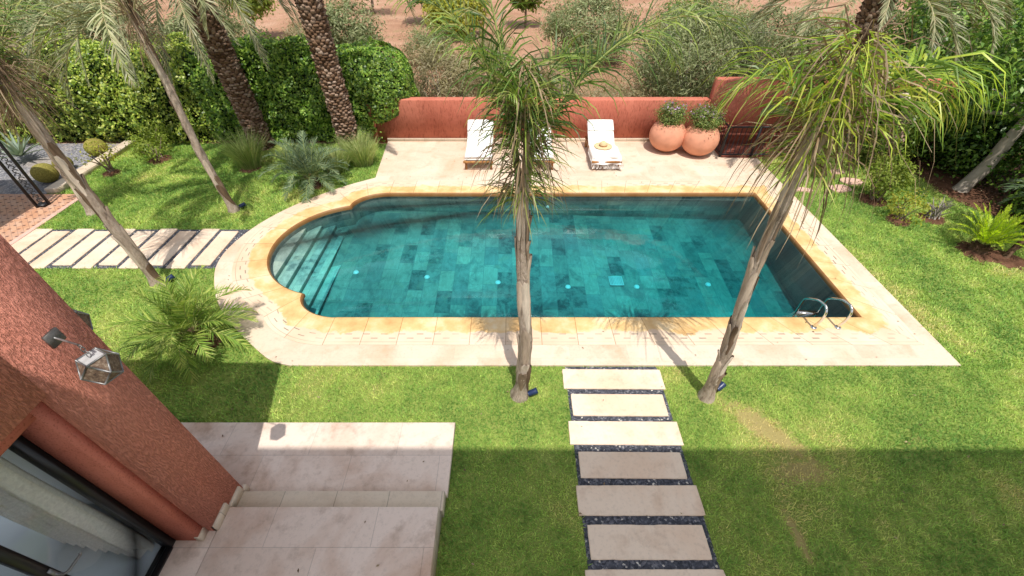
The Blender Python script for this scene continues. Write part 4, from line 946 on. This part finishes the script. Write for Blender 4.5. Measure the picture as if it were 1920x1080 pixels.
# ------------------------------------------------------------------ planters
def planter(x, y, label, lab2, seed):
    r_ = np.random.default_rng(seed); t = thing('clay_planter', label, 'planter', (x, y, .03), 'round terracotta planters'); a = np.linspace(-1.25, .98, 26); rad = .495
    prof = [(.001, .012)]+[(rad*math.cos(q_), rad*.90+rad*.90*math.sin(q_)) for q_ in a]+[(.25, .80), (.235, .78), (.23, .70)]
    prof[1] = (prof[1][0], .0)
    q = MB(); q.lathe(prof, (x, y, .03), 48); q.build('pot', M['terracotta'], t, True)
    q = MB(); q.lathe([(.001, .74), (.232, .74)], (x, y, .03), 24); q.build('potting_soil', M['earth'], t)
    f = thing('flowering_plant', lab2, 'plant', (x, y, .77), 'flowering plants in the planters')
    P, N, cl = clump_points((x, y, 1.05), (.36, .36, .27), 60, 3800, .17, r_, 1, .5); k = P[:, 2] > .74; q = MB(); q.add(*leaves(P[k], N[k], .05, .5, .6, .1, r_)); q.build('foliage', M['planterleaf'], f)
    d = unit(r_.normal(0, 1, (420, 3))); d[:, 2] = abs(d[:, 2]); c = cl[r_.integers(0, 60, 420)]; P = c+r_.normal(0, .05, (420, 3)); k = P[:, 2] > 1.10
    q = MB(); q.add(*leaves(P[k]+d[k]*.06, d[k], .045, .9, .5, .2, r_)); q.build('blossom', M['flower'], f)
    q = MB()
    for e in cl[:24]: q.tube([(x+r_.normal(0, .05), y+r_.normal(0, .05), .76), (x+(e[0]-x)*.6, y+(e[1]-y)*.6, .9), tuple(e)], [.008, .006, .003], 4)
    q.build('stems', M['twig'], f)
planter(4.36, 11.80, 'round terracotta clay planter, left of the pair, by the red wall', 'violet flowering plant in the left planter', 41)
planter(5.18, 11.52, 'round terracotta clay planter, right of the pair, beside the iron railing', 'violet flowering plant in the right planter', 42)
# pedestal bowl on the right
pd = thing('stone_urn', 'pale pink tapering pedestal with a wide bowl by the right trees', 'urn', (10.2, 11.2, 0))
q = MB(); q.lathe([(.36, 0), (.34, .05), (.27, .6), (.19, 1.15), (.13, 1.42)], (10.2, 11.2, 0), 24); q.build('pedestal', M['pink_plaster'], pd, True)
q = MB(); q.lathe([(.13, 1.40), (.24, 1.50), (.36, 1.62), (.38, 1.66), (.34, 1.66), (.22, 1.56), (.001, 1.53)], (10.2, 11.2, 0), 32); q.build('bowl', M['trim'], pd, True)
f = MB(); P, N, _ = clump_points((10.2, 11.2, 1.68), (.24, .24, .1), 14, 500, .1, rng); f.add(*leaves(P, N, .06, .5)); tag(f.build('trailing_plant', M['limeleaf']), 'small green plant growing in the pedestal bowl', 'plant')
q = MB(); V = [(9.0, 11.55, .03), (9.35, 11.55, .03), (9.78, 11.75, .95), (9.5, 11.75, .98)]
q.add(V+[(a, b+.06, c) for a, b, c in V], [(0, 1, 2, 3), (7, 6, 5, 4), (0, 4, 5, 1), (1, 5, 6, 2), (2, 6, 7, 3), (3, 7, 4, 0)])
tag(q.build('white_panel', M['white']), 'white slanting panel leaning among plants behind the right palm', 'panel')

# ------------------------------------------------------------------ hedges
def hedge(name, label, x0, x1, yf, yb, top, lm, dens, size, seed, end=True, nx=0, bulge=.14):
    r_ = np.random.default_rng(seed); t = thing(name, label, 'hedge', ((x0+x1)/2, (yf+yb)/2, 0))
    pts = []; nor = []
    n = int((x1-x0)*3.0*dens); x = r_.uniform(x0, x1, n); zt = top(x); z = r_.uniform(.0, 1, n)**.9*zt
    y = yf+(fbm(x, z, 1.1, seed)-.5)*2.4*bulge*2+.25*np.clip((z/zt-.8)/.2, 0, 1)**2+r_.exponential(.06, n)+(fbm(x, z, 3.4, seed+2)-.5)*.42-.22*np.sin(np.pi*np.clip(z/zt, 0, 1))
    pts.append(np.stack([x, y, z], 1)); nor.append(np.tile([0, -1, .45], (n, 1)))
    n = int((x1-x0)*(yb-yf)*dens*.9); x = r_.uniform(x0, x1, n); y = r_.uniform(yf+.05, yb, n); z = top(x)+(fbm(x, y, 1.3, seed+5)-.5)*.55-r_.exponential(.05, n)+.0
    pts.append(np.stack([x, y, z], 1)); nor.append(np.tile([0, -.2, 1], (n, 1)))
    if end:
        n = int(7*dens); th = r_.uniform(-math.pi/2, math.pi*.45, n); v = r_.uniform(-.85, 1, n); hh = float(top(np.array([x1]))[0]); cy = (yf+yb)/2
        rr = np.cos(np.arcsin(np.clip(v, -.95, .95)))**.7; lump = 1+(fbm(th*1.5, v*1.5, 1.2, seed+9)-.5)*.35
        P = np.stack([x1-.05+1.05*rr*np.cos(th)*lump, cy+(yb-yf)*.56*rr*np.sin(th)*lump, hh*.56+v*hh*.46], 1); pts.append(P); nor.append(np.stack([np.cos(th), np.sin(th), .35+v*.5], 1))
    P = np.concatenate(pts); N = np.concatenate(nor); P[:, 2] = np.maximum(P[:, 2], .03)
    q = MB(); q.add(*leaves(P, N, size, .62, .55, .1, r_)); q.build('foliage', lm, t)
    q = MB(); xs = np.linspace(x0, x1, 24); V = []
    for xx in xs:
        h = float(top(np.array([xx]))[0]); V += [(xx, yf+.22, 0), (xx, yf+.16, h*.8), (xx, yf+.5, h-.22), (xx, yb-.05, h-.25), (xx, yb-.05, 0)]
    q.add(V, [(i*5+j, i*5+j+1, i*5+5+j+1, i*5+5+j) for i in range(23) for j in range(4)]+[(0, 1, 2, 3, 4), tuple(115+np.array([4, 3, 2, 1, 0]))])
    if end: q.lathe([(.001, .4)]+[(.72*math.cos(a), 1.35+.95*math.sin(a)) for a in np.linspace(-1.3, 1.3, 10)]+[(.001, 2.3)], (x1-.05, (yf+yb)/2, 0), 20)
    q.build('shade_core', M['core'], t)  # solid dark core, painting the deep shade between the hedge leaves
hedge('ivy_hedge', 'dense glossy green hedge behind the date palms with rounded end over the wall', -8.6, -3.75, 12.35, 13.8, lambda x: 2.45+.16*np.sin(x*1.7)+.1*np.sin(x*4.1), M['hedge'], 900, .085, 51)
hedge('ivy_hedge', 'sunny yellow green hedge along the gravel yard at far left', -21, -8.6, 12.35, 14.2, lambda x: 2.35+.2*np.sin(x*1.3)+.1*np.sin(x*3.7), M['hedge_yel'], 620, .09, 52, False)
# right hand shrubbery
r_ = np.random.default_rng(60)
def shrub_mass(name, label, loc, rad, h, nleaf, lm, seed, size=.1, nclump=70, spread=.5, cat='shrub', group=None):
    t = bush(name, label, cat, loc, rad, h, size, nleaf, nclump, spread, lm, M['twig'], group, .5, .05, 9, .02, seed)
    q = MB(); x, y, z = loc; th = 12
    q.lathe([(.001, .05)]+[(rad*.62*math.cos(a), h*.48+h*.40*math.sin(a)) for a in np.linspace(-1.2, 1.3, 8)]+[(.001, h*.86)], (x, y, z), th); q.build('shade_core', M['core'], t)  # dark solid filling that stands for shade deep inside the shrub
    return t
tree('ficus_tree', 'broad leafy tree with smooth grey slanting trunk on the right', (11.05, 9.5, 0), 1.9, .13, 1.9, 2.6, .12, 13000, 90, .6, M['darktree'], M['trunk_grey'], None, .45, (.55, .15), 3)
tree('dark_tree', 'dark green bushy tree behind the tall wall at upper right', (13.4, 14.6, 0), 1.2, .16, 2.2, 2.7, .13, 12000, 90, .6, M['darktree'], M['trunk_grey'], None, .45, (.1, 0), 4)
for i, (x, y, rd, h, lb) in enumerate([(12.9, 11.6, 1.5, 2.4, 'dark evergreen shrub filling the corner behind the pedestal urn'), (13.4, 9.0, 1.6, 2.5, 'dark evergreen shrub behind the grey slanting trunk'), (13.6, 6.4, 1.5, 2.3, 'dark evergreen shrub at the right edge behind the cycad'), (11.9, 10.6, .9, 1.5, 'low dark shrub left of the slanting trunk'), (12.0, 8.0, .75, 1.0, 'low dark shrub right of the slanting trunk foot'), (10.9, 11.9, .7, 1.4, 'leafy dark shrub just behind the pedestal urn')]):
    shrub_mass('evergreen_shrub', lb, (x, y, 0), rd, h, 7000, M['darktree'], 70+i, .11, group='dark shrubs along the right border')
# plants near the landing
bush('leafy_plant', 'bright leafy bush beside the pedestal urn', 'shrub', (9.75, 10.7, 0), .55, 1.35, .10, 1500, 26, .3, M['citrus'], M['twig'], None, .45, .2, 8, .014, 81)
bush('leafy_plant', 'tall leafy plant behind the right palm crown near the landing', 'shrub', (8.9, 11.6, 0), .6, 1.7, .15, 1300, 26, .35, M['citrus'], M['twig'], None, .35, .2, 8, .014, 82)
bush('leafy_shrub', 'lime green rounded shrub on the right lawn, largest of three', 'shrub', (8.61, 9.03, .03), .42, .95, .075, 2000, 34, .2, M['limeleaf'], M['twig'], 'small shrubs on the right lawn', .5, .22, 12, .014, 83)
bush('leafy_shrub', 'small loose yellow green shrub in front of the lime shrub', 'shrub', (8.62, 8.12, .03), .38, .52, .06, 620, 26, .16, M['yellowleaf'], M['twig'], 'small shrubs on the right lawn', .5, .1, 12, .008, 84)
bush('leafy_shrub', 'nearly bare grey twiggy shrub on the right lawn near the soil bed', 'shrub', (9.41, 8.2, .03), .27, .52, .04, 130, 34, .1, M['olive'], M['twig_grey'], 'small shrubs on the right lawn', .4, .12, 30, .012, 85)
bush('leafy_shrub', 'low lime green shrub on the left lawn in front of the hedge', 'shrub', (-9.76, 11.2, .03), .5, .6, .07, 1100, 26, .2, M['limeleaf'], M['twig'], 'small shrubs on the left lawn', .5, .1, 9, .012, 86)
bush('leafy_shrub', 'thin crooked sapling with few yellow leaves by the stone kerb', 'shrub', (-10.53, 10.41, .03), .42, .72, .07, 260, 12, .2, M['yellowleaf'], M['twig'], 'small shrubs on the left lawn', .5, .3, 6, .016, 87)
bush('leafy_shrub', 'yellow green twiggy bush at the hedge foot beside the kerb', 'shrub', (-10.2, 12.0, 0), .4, .7, .07, 500, 16, .2, M['limeleaf'], M['twig'], 'small shrubs on the left lawn', .5, .1, 6, .012, 88)
# banana leaf plant
bn = thing('banana_plant', 'plant with one broad paddle leaf in front of the tall red wall', 'plant', (7.3, 12.0, 0)); q = MB(); V = []
for i in range(9):
    u = i/8; w_ = .17*math.sin(math.pi*(.08+.92*u))**.6; c = (7.15-.55*(u-.5)*1.6, 11.9-.15*u, 1.05+.10*math.sin(math.pi*u)); V += [(c[0], c[1]-w_, c[2]-.04), c, (c[0], c[1]+w_, c[2]+.10)]
q.add(V, [(3*i+j, 3*i+j+1, 3*i+3+j+1, 3*i+3+j) for i in range(8) for j in range(2)]); q.build('leaf', M['banana'], bn, True)
q = MB(); q.tube([(7.4, 12.0, 0), (7.45, 11.98, .6), (7.58, 11.92, 1.03)], .02, 6); q.build('stalk', M['rachis'], bn, True)
# tall grass tufts
def tuft(label, x, y, h, rad, n, seed, lm=None):
    r_ = np.random.default_rng(seed); q = MB(); a = r_.uniform(0, 6.28, n); rr = rad*np.sqrt(r_.uniform(0, 1, n))*.55
    p = np.stack([x+rr*np.cos(a), y+rr*np.sin(a), np.zeros(n)], 1); d = unit(np.stack([np.cos(a)*.32*r_.uniform(0, 1.4, n), np.sin(a)*.32*r_.uniform(0, 1.4, n), np.ones(n)], 1)); w_ = unit(np.cross(d, r_.normal(0, 1, (n, 3))))
    L = h*r_.uniform(.6, 1.15, n); rows = []
    for k, wf in enumerate([.8, 1, .7, .08]):
        rows += [p-w_*.006*wf, p+w_*.006*wf]; p = p+d*(L/3)[:, None]; d = unit(d+np.stack([np.cos(a)*.22, np.sin(a)*.22, np.full(n, -.12)], 1)*r_.uniform(.3, 1.5, n)[:, None])
    V = np.stack(rows, 1).reshape(-1, 3); f = np.array([[2*j, 2*j+1, 2*j+3, 2*j+2] for j in range(3)])[None]
    q.add(V, ((np.arange(n)*8)[:, None, None]+f).reshape(-1, 4)); return tag(q.build('grass_clump', lm or M['tuft']), label, 'ornamental grass', 'ornamental grass clumps')
for i, (x, y, h, rd, n, lb) in enumerate([(-7.0, 10.75, .95, .42, 900, 'tall grey green grass clump at the foot of the left date palm'), (-5.75, 10.75, .6, .42, 800, 'low grass clump left of the young blue green palm'), (-4.65, 10.6, .62, .5, 1000, 'grass clump just right of the young blue green palm'), (-4.05, 10.95, .72, .45, 1000, 'grass clump beside the deck corner under the right date palm'), (-4.35, 11.5, .7, .4, 700, 'grass clump close against the right date palm trunk'), (7.9, 10.4, .75, .5, 900, 'tall grass clump beside the deck near the landing'), (8.6, 10.9, .7, .45, 600, 'grass clump below the tall leafy plant')]):
    tuft(lb, x, y, h, rd, n, 200+i)
# cacti and agave
def cactus(label, x, y, r0, zb=0):
    q = MB(); a = np.linspace(-1.3, 1.55, 16); q.lathe([(max(.001, r0*math.cos(t)), r0*.95+r0*.95*math.sin(t)) for t in a], (x, y, zb), 72, 0, .05, 18)
    return tag(q.build('barrel_cactus', M['cactus'], None, True), label, 'cactus', 'golden barrel cacti')
cactus('ribbed golden barrel cactus on grey gravel behind the iron post', -11.75, 9.95, .25)
cactus('golden barrel cactus beside the far end of the stone kerb', -11.6, 11.5, .25)
cactus('small barrel cactus behind the tattered left palm', -11.1-.75, 10.6, .2)
ag = MB(); rr_ = np.random.default_rng(5)
for i in range(26):
    a = i*2.4; e = .35+.9*(i/26); L = rr_.uniform(.6, .85); V = []
    for k in range(5):
        u = k/4; w_ = .055*(1-u)**.7+.002; p = np.array([-13.4+math.cos(a)*math.cos(e)*L*u, 11.1+math.sin(a)*math.cos(e)*L*u, .15+math.sin(e)*L*u-.08*u*u]); s_ = np.array([-math.sin(a), math.cos(a), 0])
        V += [p-s_*w_+np.array([0, 0, .02]), p, p+s_*w_+np.array([0, 0, .02])]
    ag.add(V, [(3*k+j, 3*k+j+1, 3*k+4+j, 3*k+3+j) for k in range(4) for j in range(2)])
tag(ag.build('agave', M['agave'], None, True), 'spiky grey green agave rosette on the gravel at the left edge', 'agave')

# ------------------------------------------------------------------ orchard beyond the wall
G_ = 'orchard trees and bushes beyond the wall'
tree('olive_tree', 'large grey green olive bush behind the hedge at upper left', (-15.9, 17.5, 0), .5, .12, 2.6, 2.8, .17, 20000, 110, .6, M['olive'], M['twig'], G_, .28, (0, 0), 11)
tree('olive_tree', 'second grey green olive bush right of the upper left one', (-11.9, 18.5, 0), .4, .1, 1.8, 2.2, .17, 11000, 70, .5, M['olive'], M['twig'], G_, .28, (0, 0), 12)
tree('young_citrus_tree', 'small yellow green tree on bare soil behind the left date palm', (-13.5, 25.8, 0), 1.3, .06, 1.1, 2.0, .22, 3200, 40, .5, M['limeleaf'], M['twig'], G_, .5, (.1, 0), 13)
tree('olive_tree', 'pale silvery olive tree above the rounded hedge end', (-6.2, 18.4, 0), .7, .1, 1.35, 2.2, .16, 10000, 70, .45, M['olive'], M['twig'], G_, .28, (0, 0), 14)
tree('orchard_tree', 'dark leafed tree with thin forked trunk on the red soil', (-4.6, 30.2, 0), 1.2, .08, 1.6, 2.0, .24, 4200, 44, .6, M['darktree'], M['twig'], G_, .45, (-.3, 0), 15)
bush('yellow_bush', 'bright yellow green bush beside the dark orchard tree', 'bush', (-3.0, 26.5, 0), 1.4, 2.2, .22, 5200, 50, .5, M['yellowleaf'], M['twig'], G_, .5, .1, 8, .03, 16)
tree('young_citrus_tree', 'small round citrus tree alone on the red soil, top centre', (.80, 29.2, 0), 1.1, .06, 1.05, 1.7, .22, 3600, 40, .45, M['citrus'], M['twig'], G_, .5, (0, 0), 17)
bush('dry_scrub', 'dry sparse scrub behind the left part of the red wall', 'bush', (-2.3, 14.6, 0), 1.1, 1.8, .17, 9000, 60, .4, M['scrub'], M['twig_grey'], G_, .16, .05, 14, .014, 18)
bush('dry_scrub', 'grey brown scrub just right of the hedge end', 'bush', (-1.2, 17.5, 0), 1.2, 1.4, .2, 6000, 40, .4, M['scrub'], M['twig_grey'], G_, .16, .05, 14, .014, 19)
tree('olive_tree', 'wide grey olive with pale bare twigs, top centre right', (3.4, 21.5, 0), .3, .12, 2.0, 2.3, .19, 12000, 90, .6, M['olive'], M['twig_grey'], G_, .22, (0, 0), 20)
bush('dry_scrub', 'low grey scrub behind the wall right of the central palm', 'bush', (3.2, 14.5, 0), 1.2, .9, .16, 4500, 60, .4, M['scrub'], M['twig_grey'], G_, .12, .05, 14, .012, 21)
bush('dry_scrub', 'low olive coloured scrub left of the big grey bush', 'bush', (1.3, 15.4, 0), 1.1, 1.0, .17, 4000, 40, .4, M['olive'], M['twig_grey'], G_, .14, .05, 12, .012, 24)
tree('citrus_tree', 'dark green citrus tree left of the big grey bush', (6.9, 19.0, 0), .5, .1, 1.2, 2.2, .17, 6500, 50, .45, M['citrus'], M['twig'], G_, .45, (0, 0), 22)
bush('grey_bush', 'big airy grey green bush with pale twigs behind the planters', 'bush', (6.0, 15.4, 0), 2.05, 2.9, .15, 32000, 160, .6, M['olive'], M['twig_grey'], G_, .16, .05, 22, .022, 23, False, None, 60)
tree('olive_tree', 'grey green olive bush right of the big airy grey bush', (9.8, 18.2, 0), .3, .1, 1.9, 2.2, .17, 12000, 80, .5, M['olive'], M['twig'], G_, .25, (0, 0), 25)
tree('olive_tree', 'grey green olive bush above the tall red wall', (12.8, 17.5, 0), .3, .1, 2.0, 2.2, .17, 12000, 80, .5, M['olive'], M['twig'], G_, .25, (0, 0), 26)
tree('olive_tree', 'grey green olive tree at the top right corner', (17.5, 18.5, 0), .5, .1, 2.2, 2.3, .18, 11000, 80, .6, M['olive'], M['twig'], G_, .28, (0, 0), 27)
tree('orchard_tree', 'dark tree at the top edge left of the central palm', (-9.2, 33.5, 0), 1.0, .08, 1.5, 1.9, .15, 2800, 44, .6, M['darktree'], M['twig'], G_, .45, (0, 0), 28)

for k_, (x, y, rd, h, lb) in enumerate([(-3.8, 21.5, 1.1, 1.2, 'dry scrub patch left of the yellow bush'), (-9.0, 21.5, 1.2, 1.4, 'dry scrub behind the hedge between the two date palms'), (8.6, 15.0, .9, 1.2, 'sparse dry scrub just behind the tall red wall')]):
    bush('dry_scrub', lb, 'bush', (x, y, 0), rd, h, .17, 4200, 50, .4, M['scrub'] if k_ % 2 else M['olive'], M['twig_grey'], G_, .16, .05, 16, .014, 300+k_)
# dry weeds scattered over the orchard soil
r_ = np.random.default_rng(77); n = 26000; x = r_.uniform(-30, 30, n); y = 12.8+r_.uniform(0, 1, n)**1.4*28; k = fbm(x, y, .35, 31)*.6+fbm(x, y, 1.2, 32)*.5 > .60+.006*(y-13); x, y = x[k], y[k]; n = len(x)
P = np.stack([x, y, r_.uniform(.02, .30, n)*fbm(x, y, .8, 33)*1.6], 1); q = MB(); q.add(*leaves(P, np.tile([0, -.7, .6], (n, 1)), .24, .14, .6, .05, r_)); tag(q.build('dry_weeds', M['scrub']), 'dry weeds on the orchard soil', kind='stuff')

# ------------------------------------------------------------------ lawn blades
def scatter(x0, x1, y0, y1, dens, hgt, wid):
    n = int((x1-x0)*(y1-y0)*dens); x = rng.uniform(x0, x1, n); y = rng.uniform(y0, y1, n)
    edge = rng.normal(0, .012, n); ok = ~inside(x+edge, y+edge, DECK)
    for a, b, c, d in ((.80, 2.19, .5, 4.05), (-4.6, -.76, 2.12, 3.06), (-3.6, -.79, -.2, 2.13), (-9, -3.1, -.2, 2.16), (-10.34, -5.5, 6.43, 7.76), (-40, -10.34, 4, 9.3), (-40, -11.06, 9.2, 13), (5.82, 10.2, 11.35, 13)):
        ok &= ~((x+edge > a) & (x+edge < b) & (y+edge > c) & (y+edge < d))
    for nm in NP: ok &= ~((abs(x+edge*.6-nm[1]) < nm[3]/2) & (abs(y+edge*.6-nm[2]) < nm[4]/2))
    ok &= ~inside(x+edge*4, y+edge*4, BED)
    for a, b, r in SPOTS: ok &= (x-a)**2+(y-b)**2 > (r*.93*(1+rng.normal(0, .12, n)))**2
    f1 = fbm(x, y, 1.1, 3); f2 = fbm(x, y, 3.7, 8); f3 = vnoise(x, y, 11, 4)
    # bare strips in the right lawn
    u = ((x-3.4)*.68-(y-3.02)*.73); v = ((x-3.4)*.73+(y-3.02)*.68); bare = 1.1*np.exp(-(u/.46)**2-(v/.14)**2)
    u2 = x-3.17; v2 = y-1.7; bare += .9*np.exp(-(u2/.05)**2-(v2/.22)**2)+.6*np.exp(-((x-3.62)/.32)**2-((y-2.42)/.14)**2)
    bare += .5*np.exp(-((x-.45)/.18)**2-((y-2.62)/.25)**2)+.35*np.exp(-((x-.3)/.12)**2-((y-1.7)/.25)**2)
    ok &= rng.random(n) > np.clip(bare*(f3*1.5+f2*.6)*.8, 0, .82)
    ok &= rng.random(n) > np.clip((f2-.66)*3, 0, .6)
    x, y, f1, f2, f3, bare = (q_[ok] for q_ in (x, y, f1, f2, f3, bare)); n = len(x)
    near = np.clip((4.3-y)/2.5, 0, 1)
    tone = np.clip(.40+(f1-.5)*1.15+(f2-.5)*.75+(f3-.5)*.25+rng.normal(0, .15, n)+bare*.5+.10*near*np.exp(-((y-3.1)/.5)**2), 0, 1)
    h = hgt*rng.uniform(.5, 1.25, n)*(1-.5*np.clip(bare, 0, 1)); a = rng.uniform(0, 6.28, n); ln = rng.uniform(.5, 1.5, n)*h; b = a+rng.normal(1.57, .5, n); w = wid*rng.uniform(.6, 1.3, n)
    A = np.stack([x-np.cos(a)*w, y-np.sin(a)*w, np.zeros(n)], 1); B = np.stack([x+np.cos(a)*w, y+np.sin(a)*w, np.zeros(n)], 1)
    T = np.stack([x+np.cos(b)*ln, y+np.sin(b)*ln, h], 1)
    return np.stack([A, B, T], 1).reshape(-1, 3), np.repeat(tone, 3)
Vs = []; Ts = []
for a in ((-3.2, 8.5, .9, 4.1, 5200, .036, .0045), (8.5, 14, .9, 5, 2600, .04, .006), (6.8, 12.5, 4, 12, 2800, .045, .007), (-14, -3.1, 2.1, 6.5, 2600, .042, .0065), (-11.1, -3.5, 7.7, 12.3, 2400, .048, .008)):
    v, t = scatter(*a); Vs.append(v); Ts.append(t)
V = np.concatenate(Vs); q = MB(); q.add(V, np.arange(len(V)).reshape(-1, 3)); q.tone = np.concatenate(Ts)
tag(q.build('grass', M['grass']), 'short mown lawn grass', kind='stuff')
# fallen petals and leaves on the soil bed and lawn edge
r_ = np.random.default_rng(90); n = 500; P = np.stack([r_.uniform(9.6, 12, n), r_.uniform(7.2, 11.2, n), np.full(n, .05)], 1)
q = MB(); q.add(*leaves(P, np.tile([0, 0, 1.], (n, 1)), .035, .6, .3, .05, r_)); tag(q.build('leaf_litter', M['dryleaf']), kind='stuff')

# scattered dry bits on lawn, paths and deck
r_ = np.random.default_rng(91); n = 420; x = r_.uniform(-10, 11, n); y = r_.uniform(1.2, 12, n); k = ~inside(x, y, rim(.1)) & ~((x < -2.9) & (y < 2.3)); x, y = x[k], y[k]
z = np.where(inside(x, y, DECK), .042, .05); z = np.where((x > -4.6) & (x < -.8) & (y < 3.06), np.where(y < 2.13, .335, .11), z)
q = MB(); q.add(*leaves(np.stack([x, y, z], 1), np.tile([0, 0, 1.], (len(x), 1)), .038, .45, .25, .12, r_)); tag(q.build('fallen_leaves', M['dryleaf']), kind='stuff')

# ------------------------------------------------------------------ light, sky, camera
SD = Vector((-.085, .395, -1)).normalized(); el = math.asin(-SD.z); rot = math.atan2(-SD.x, -SD.y)
w = bpy.data.worlds.new('World'); sc.world = w; w.use_nodes = True; nt = w.node_tree; nt.nodes.clear()
sky = nt.nodes.new('ShaderNodeTexSky'); sky.sky_type = 'NISHITA'; sky.sun_disc = False; sky.sun_elevation = el; sky.sun_rotation = rot; sky.air_density = 1.0; sky.dust_density = 1.5
bg = nt.nodes.new('ShaderNodeBackground'); bg.inputs[1].default_value = .195; ou = nt.nodes.new('ShaderNodeOutputWorld')
hsv = nt.nodes.new('ShaderNodeHueSaturation'); hsv.inputs['Saturation'].default_value = .42; nt.links.new(sky.outputs[0], hsv.inputs['Color']); nt.links.new(hsv.outputs[0], bg.inputs[0]); nt.links.new(bg.outputs[0], ou.inputs[0])
ld = bpy.data.lights.new('sun', 'SUN'); ld.energy = 4.7; ld.angle = R(.5); ld.color = (1, .95, .87)
lo = bpy.data.objects.new('sun', ld); C.objects.link(lo); lo.rotation_euler = SD.to_track_quat('-Z', 'Y').to_euler(); lo.location = (3, -3, 14)
cd = bpy.data.cameras.new('camera'); cam = bpy.data.objects.new('camera', cd); C.objects.link(cam); cam.location = (0, 0, 5.2)
cam.rotation_euler = (R(90)-math.atan2(710, 800), 0, 0); cd.sensor_width = 36; cd.lens = 15.0; cd.clip_start = .05; cd.clip_end = 2000
sc.camera = cam
sc.view_settings.view_transform = 'Standard'; sc.view_settings.look = 'None'; sc.view_settings.exposure = 0; sc.view_settings.gamma = 1
sc.render.engine = 'CYCLES'; sc.cycles.max_bounces = 8; sc.cycles.transparent_max_bounces = 12; sc.cycles.diffuse_bounces = 4; sc.cycles.caustics_reflective = False; sc.cycles.caustics_refractive = False
sc.cycles.sample_clamp_indirect = 6; sc.cycles.use_denoising = True
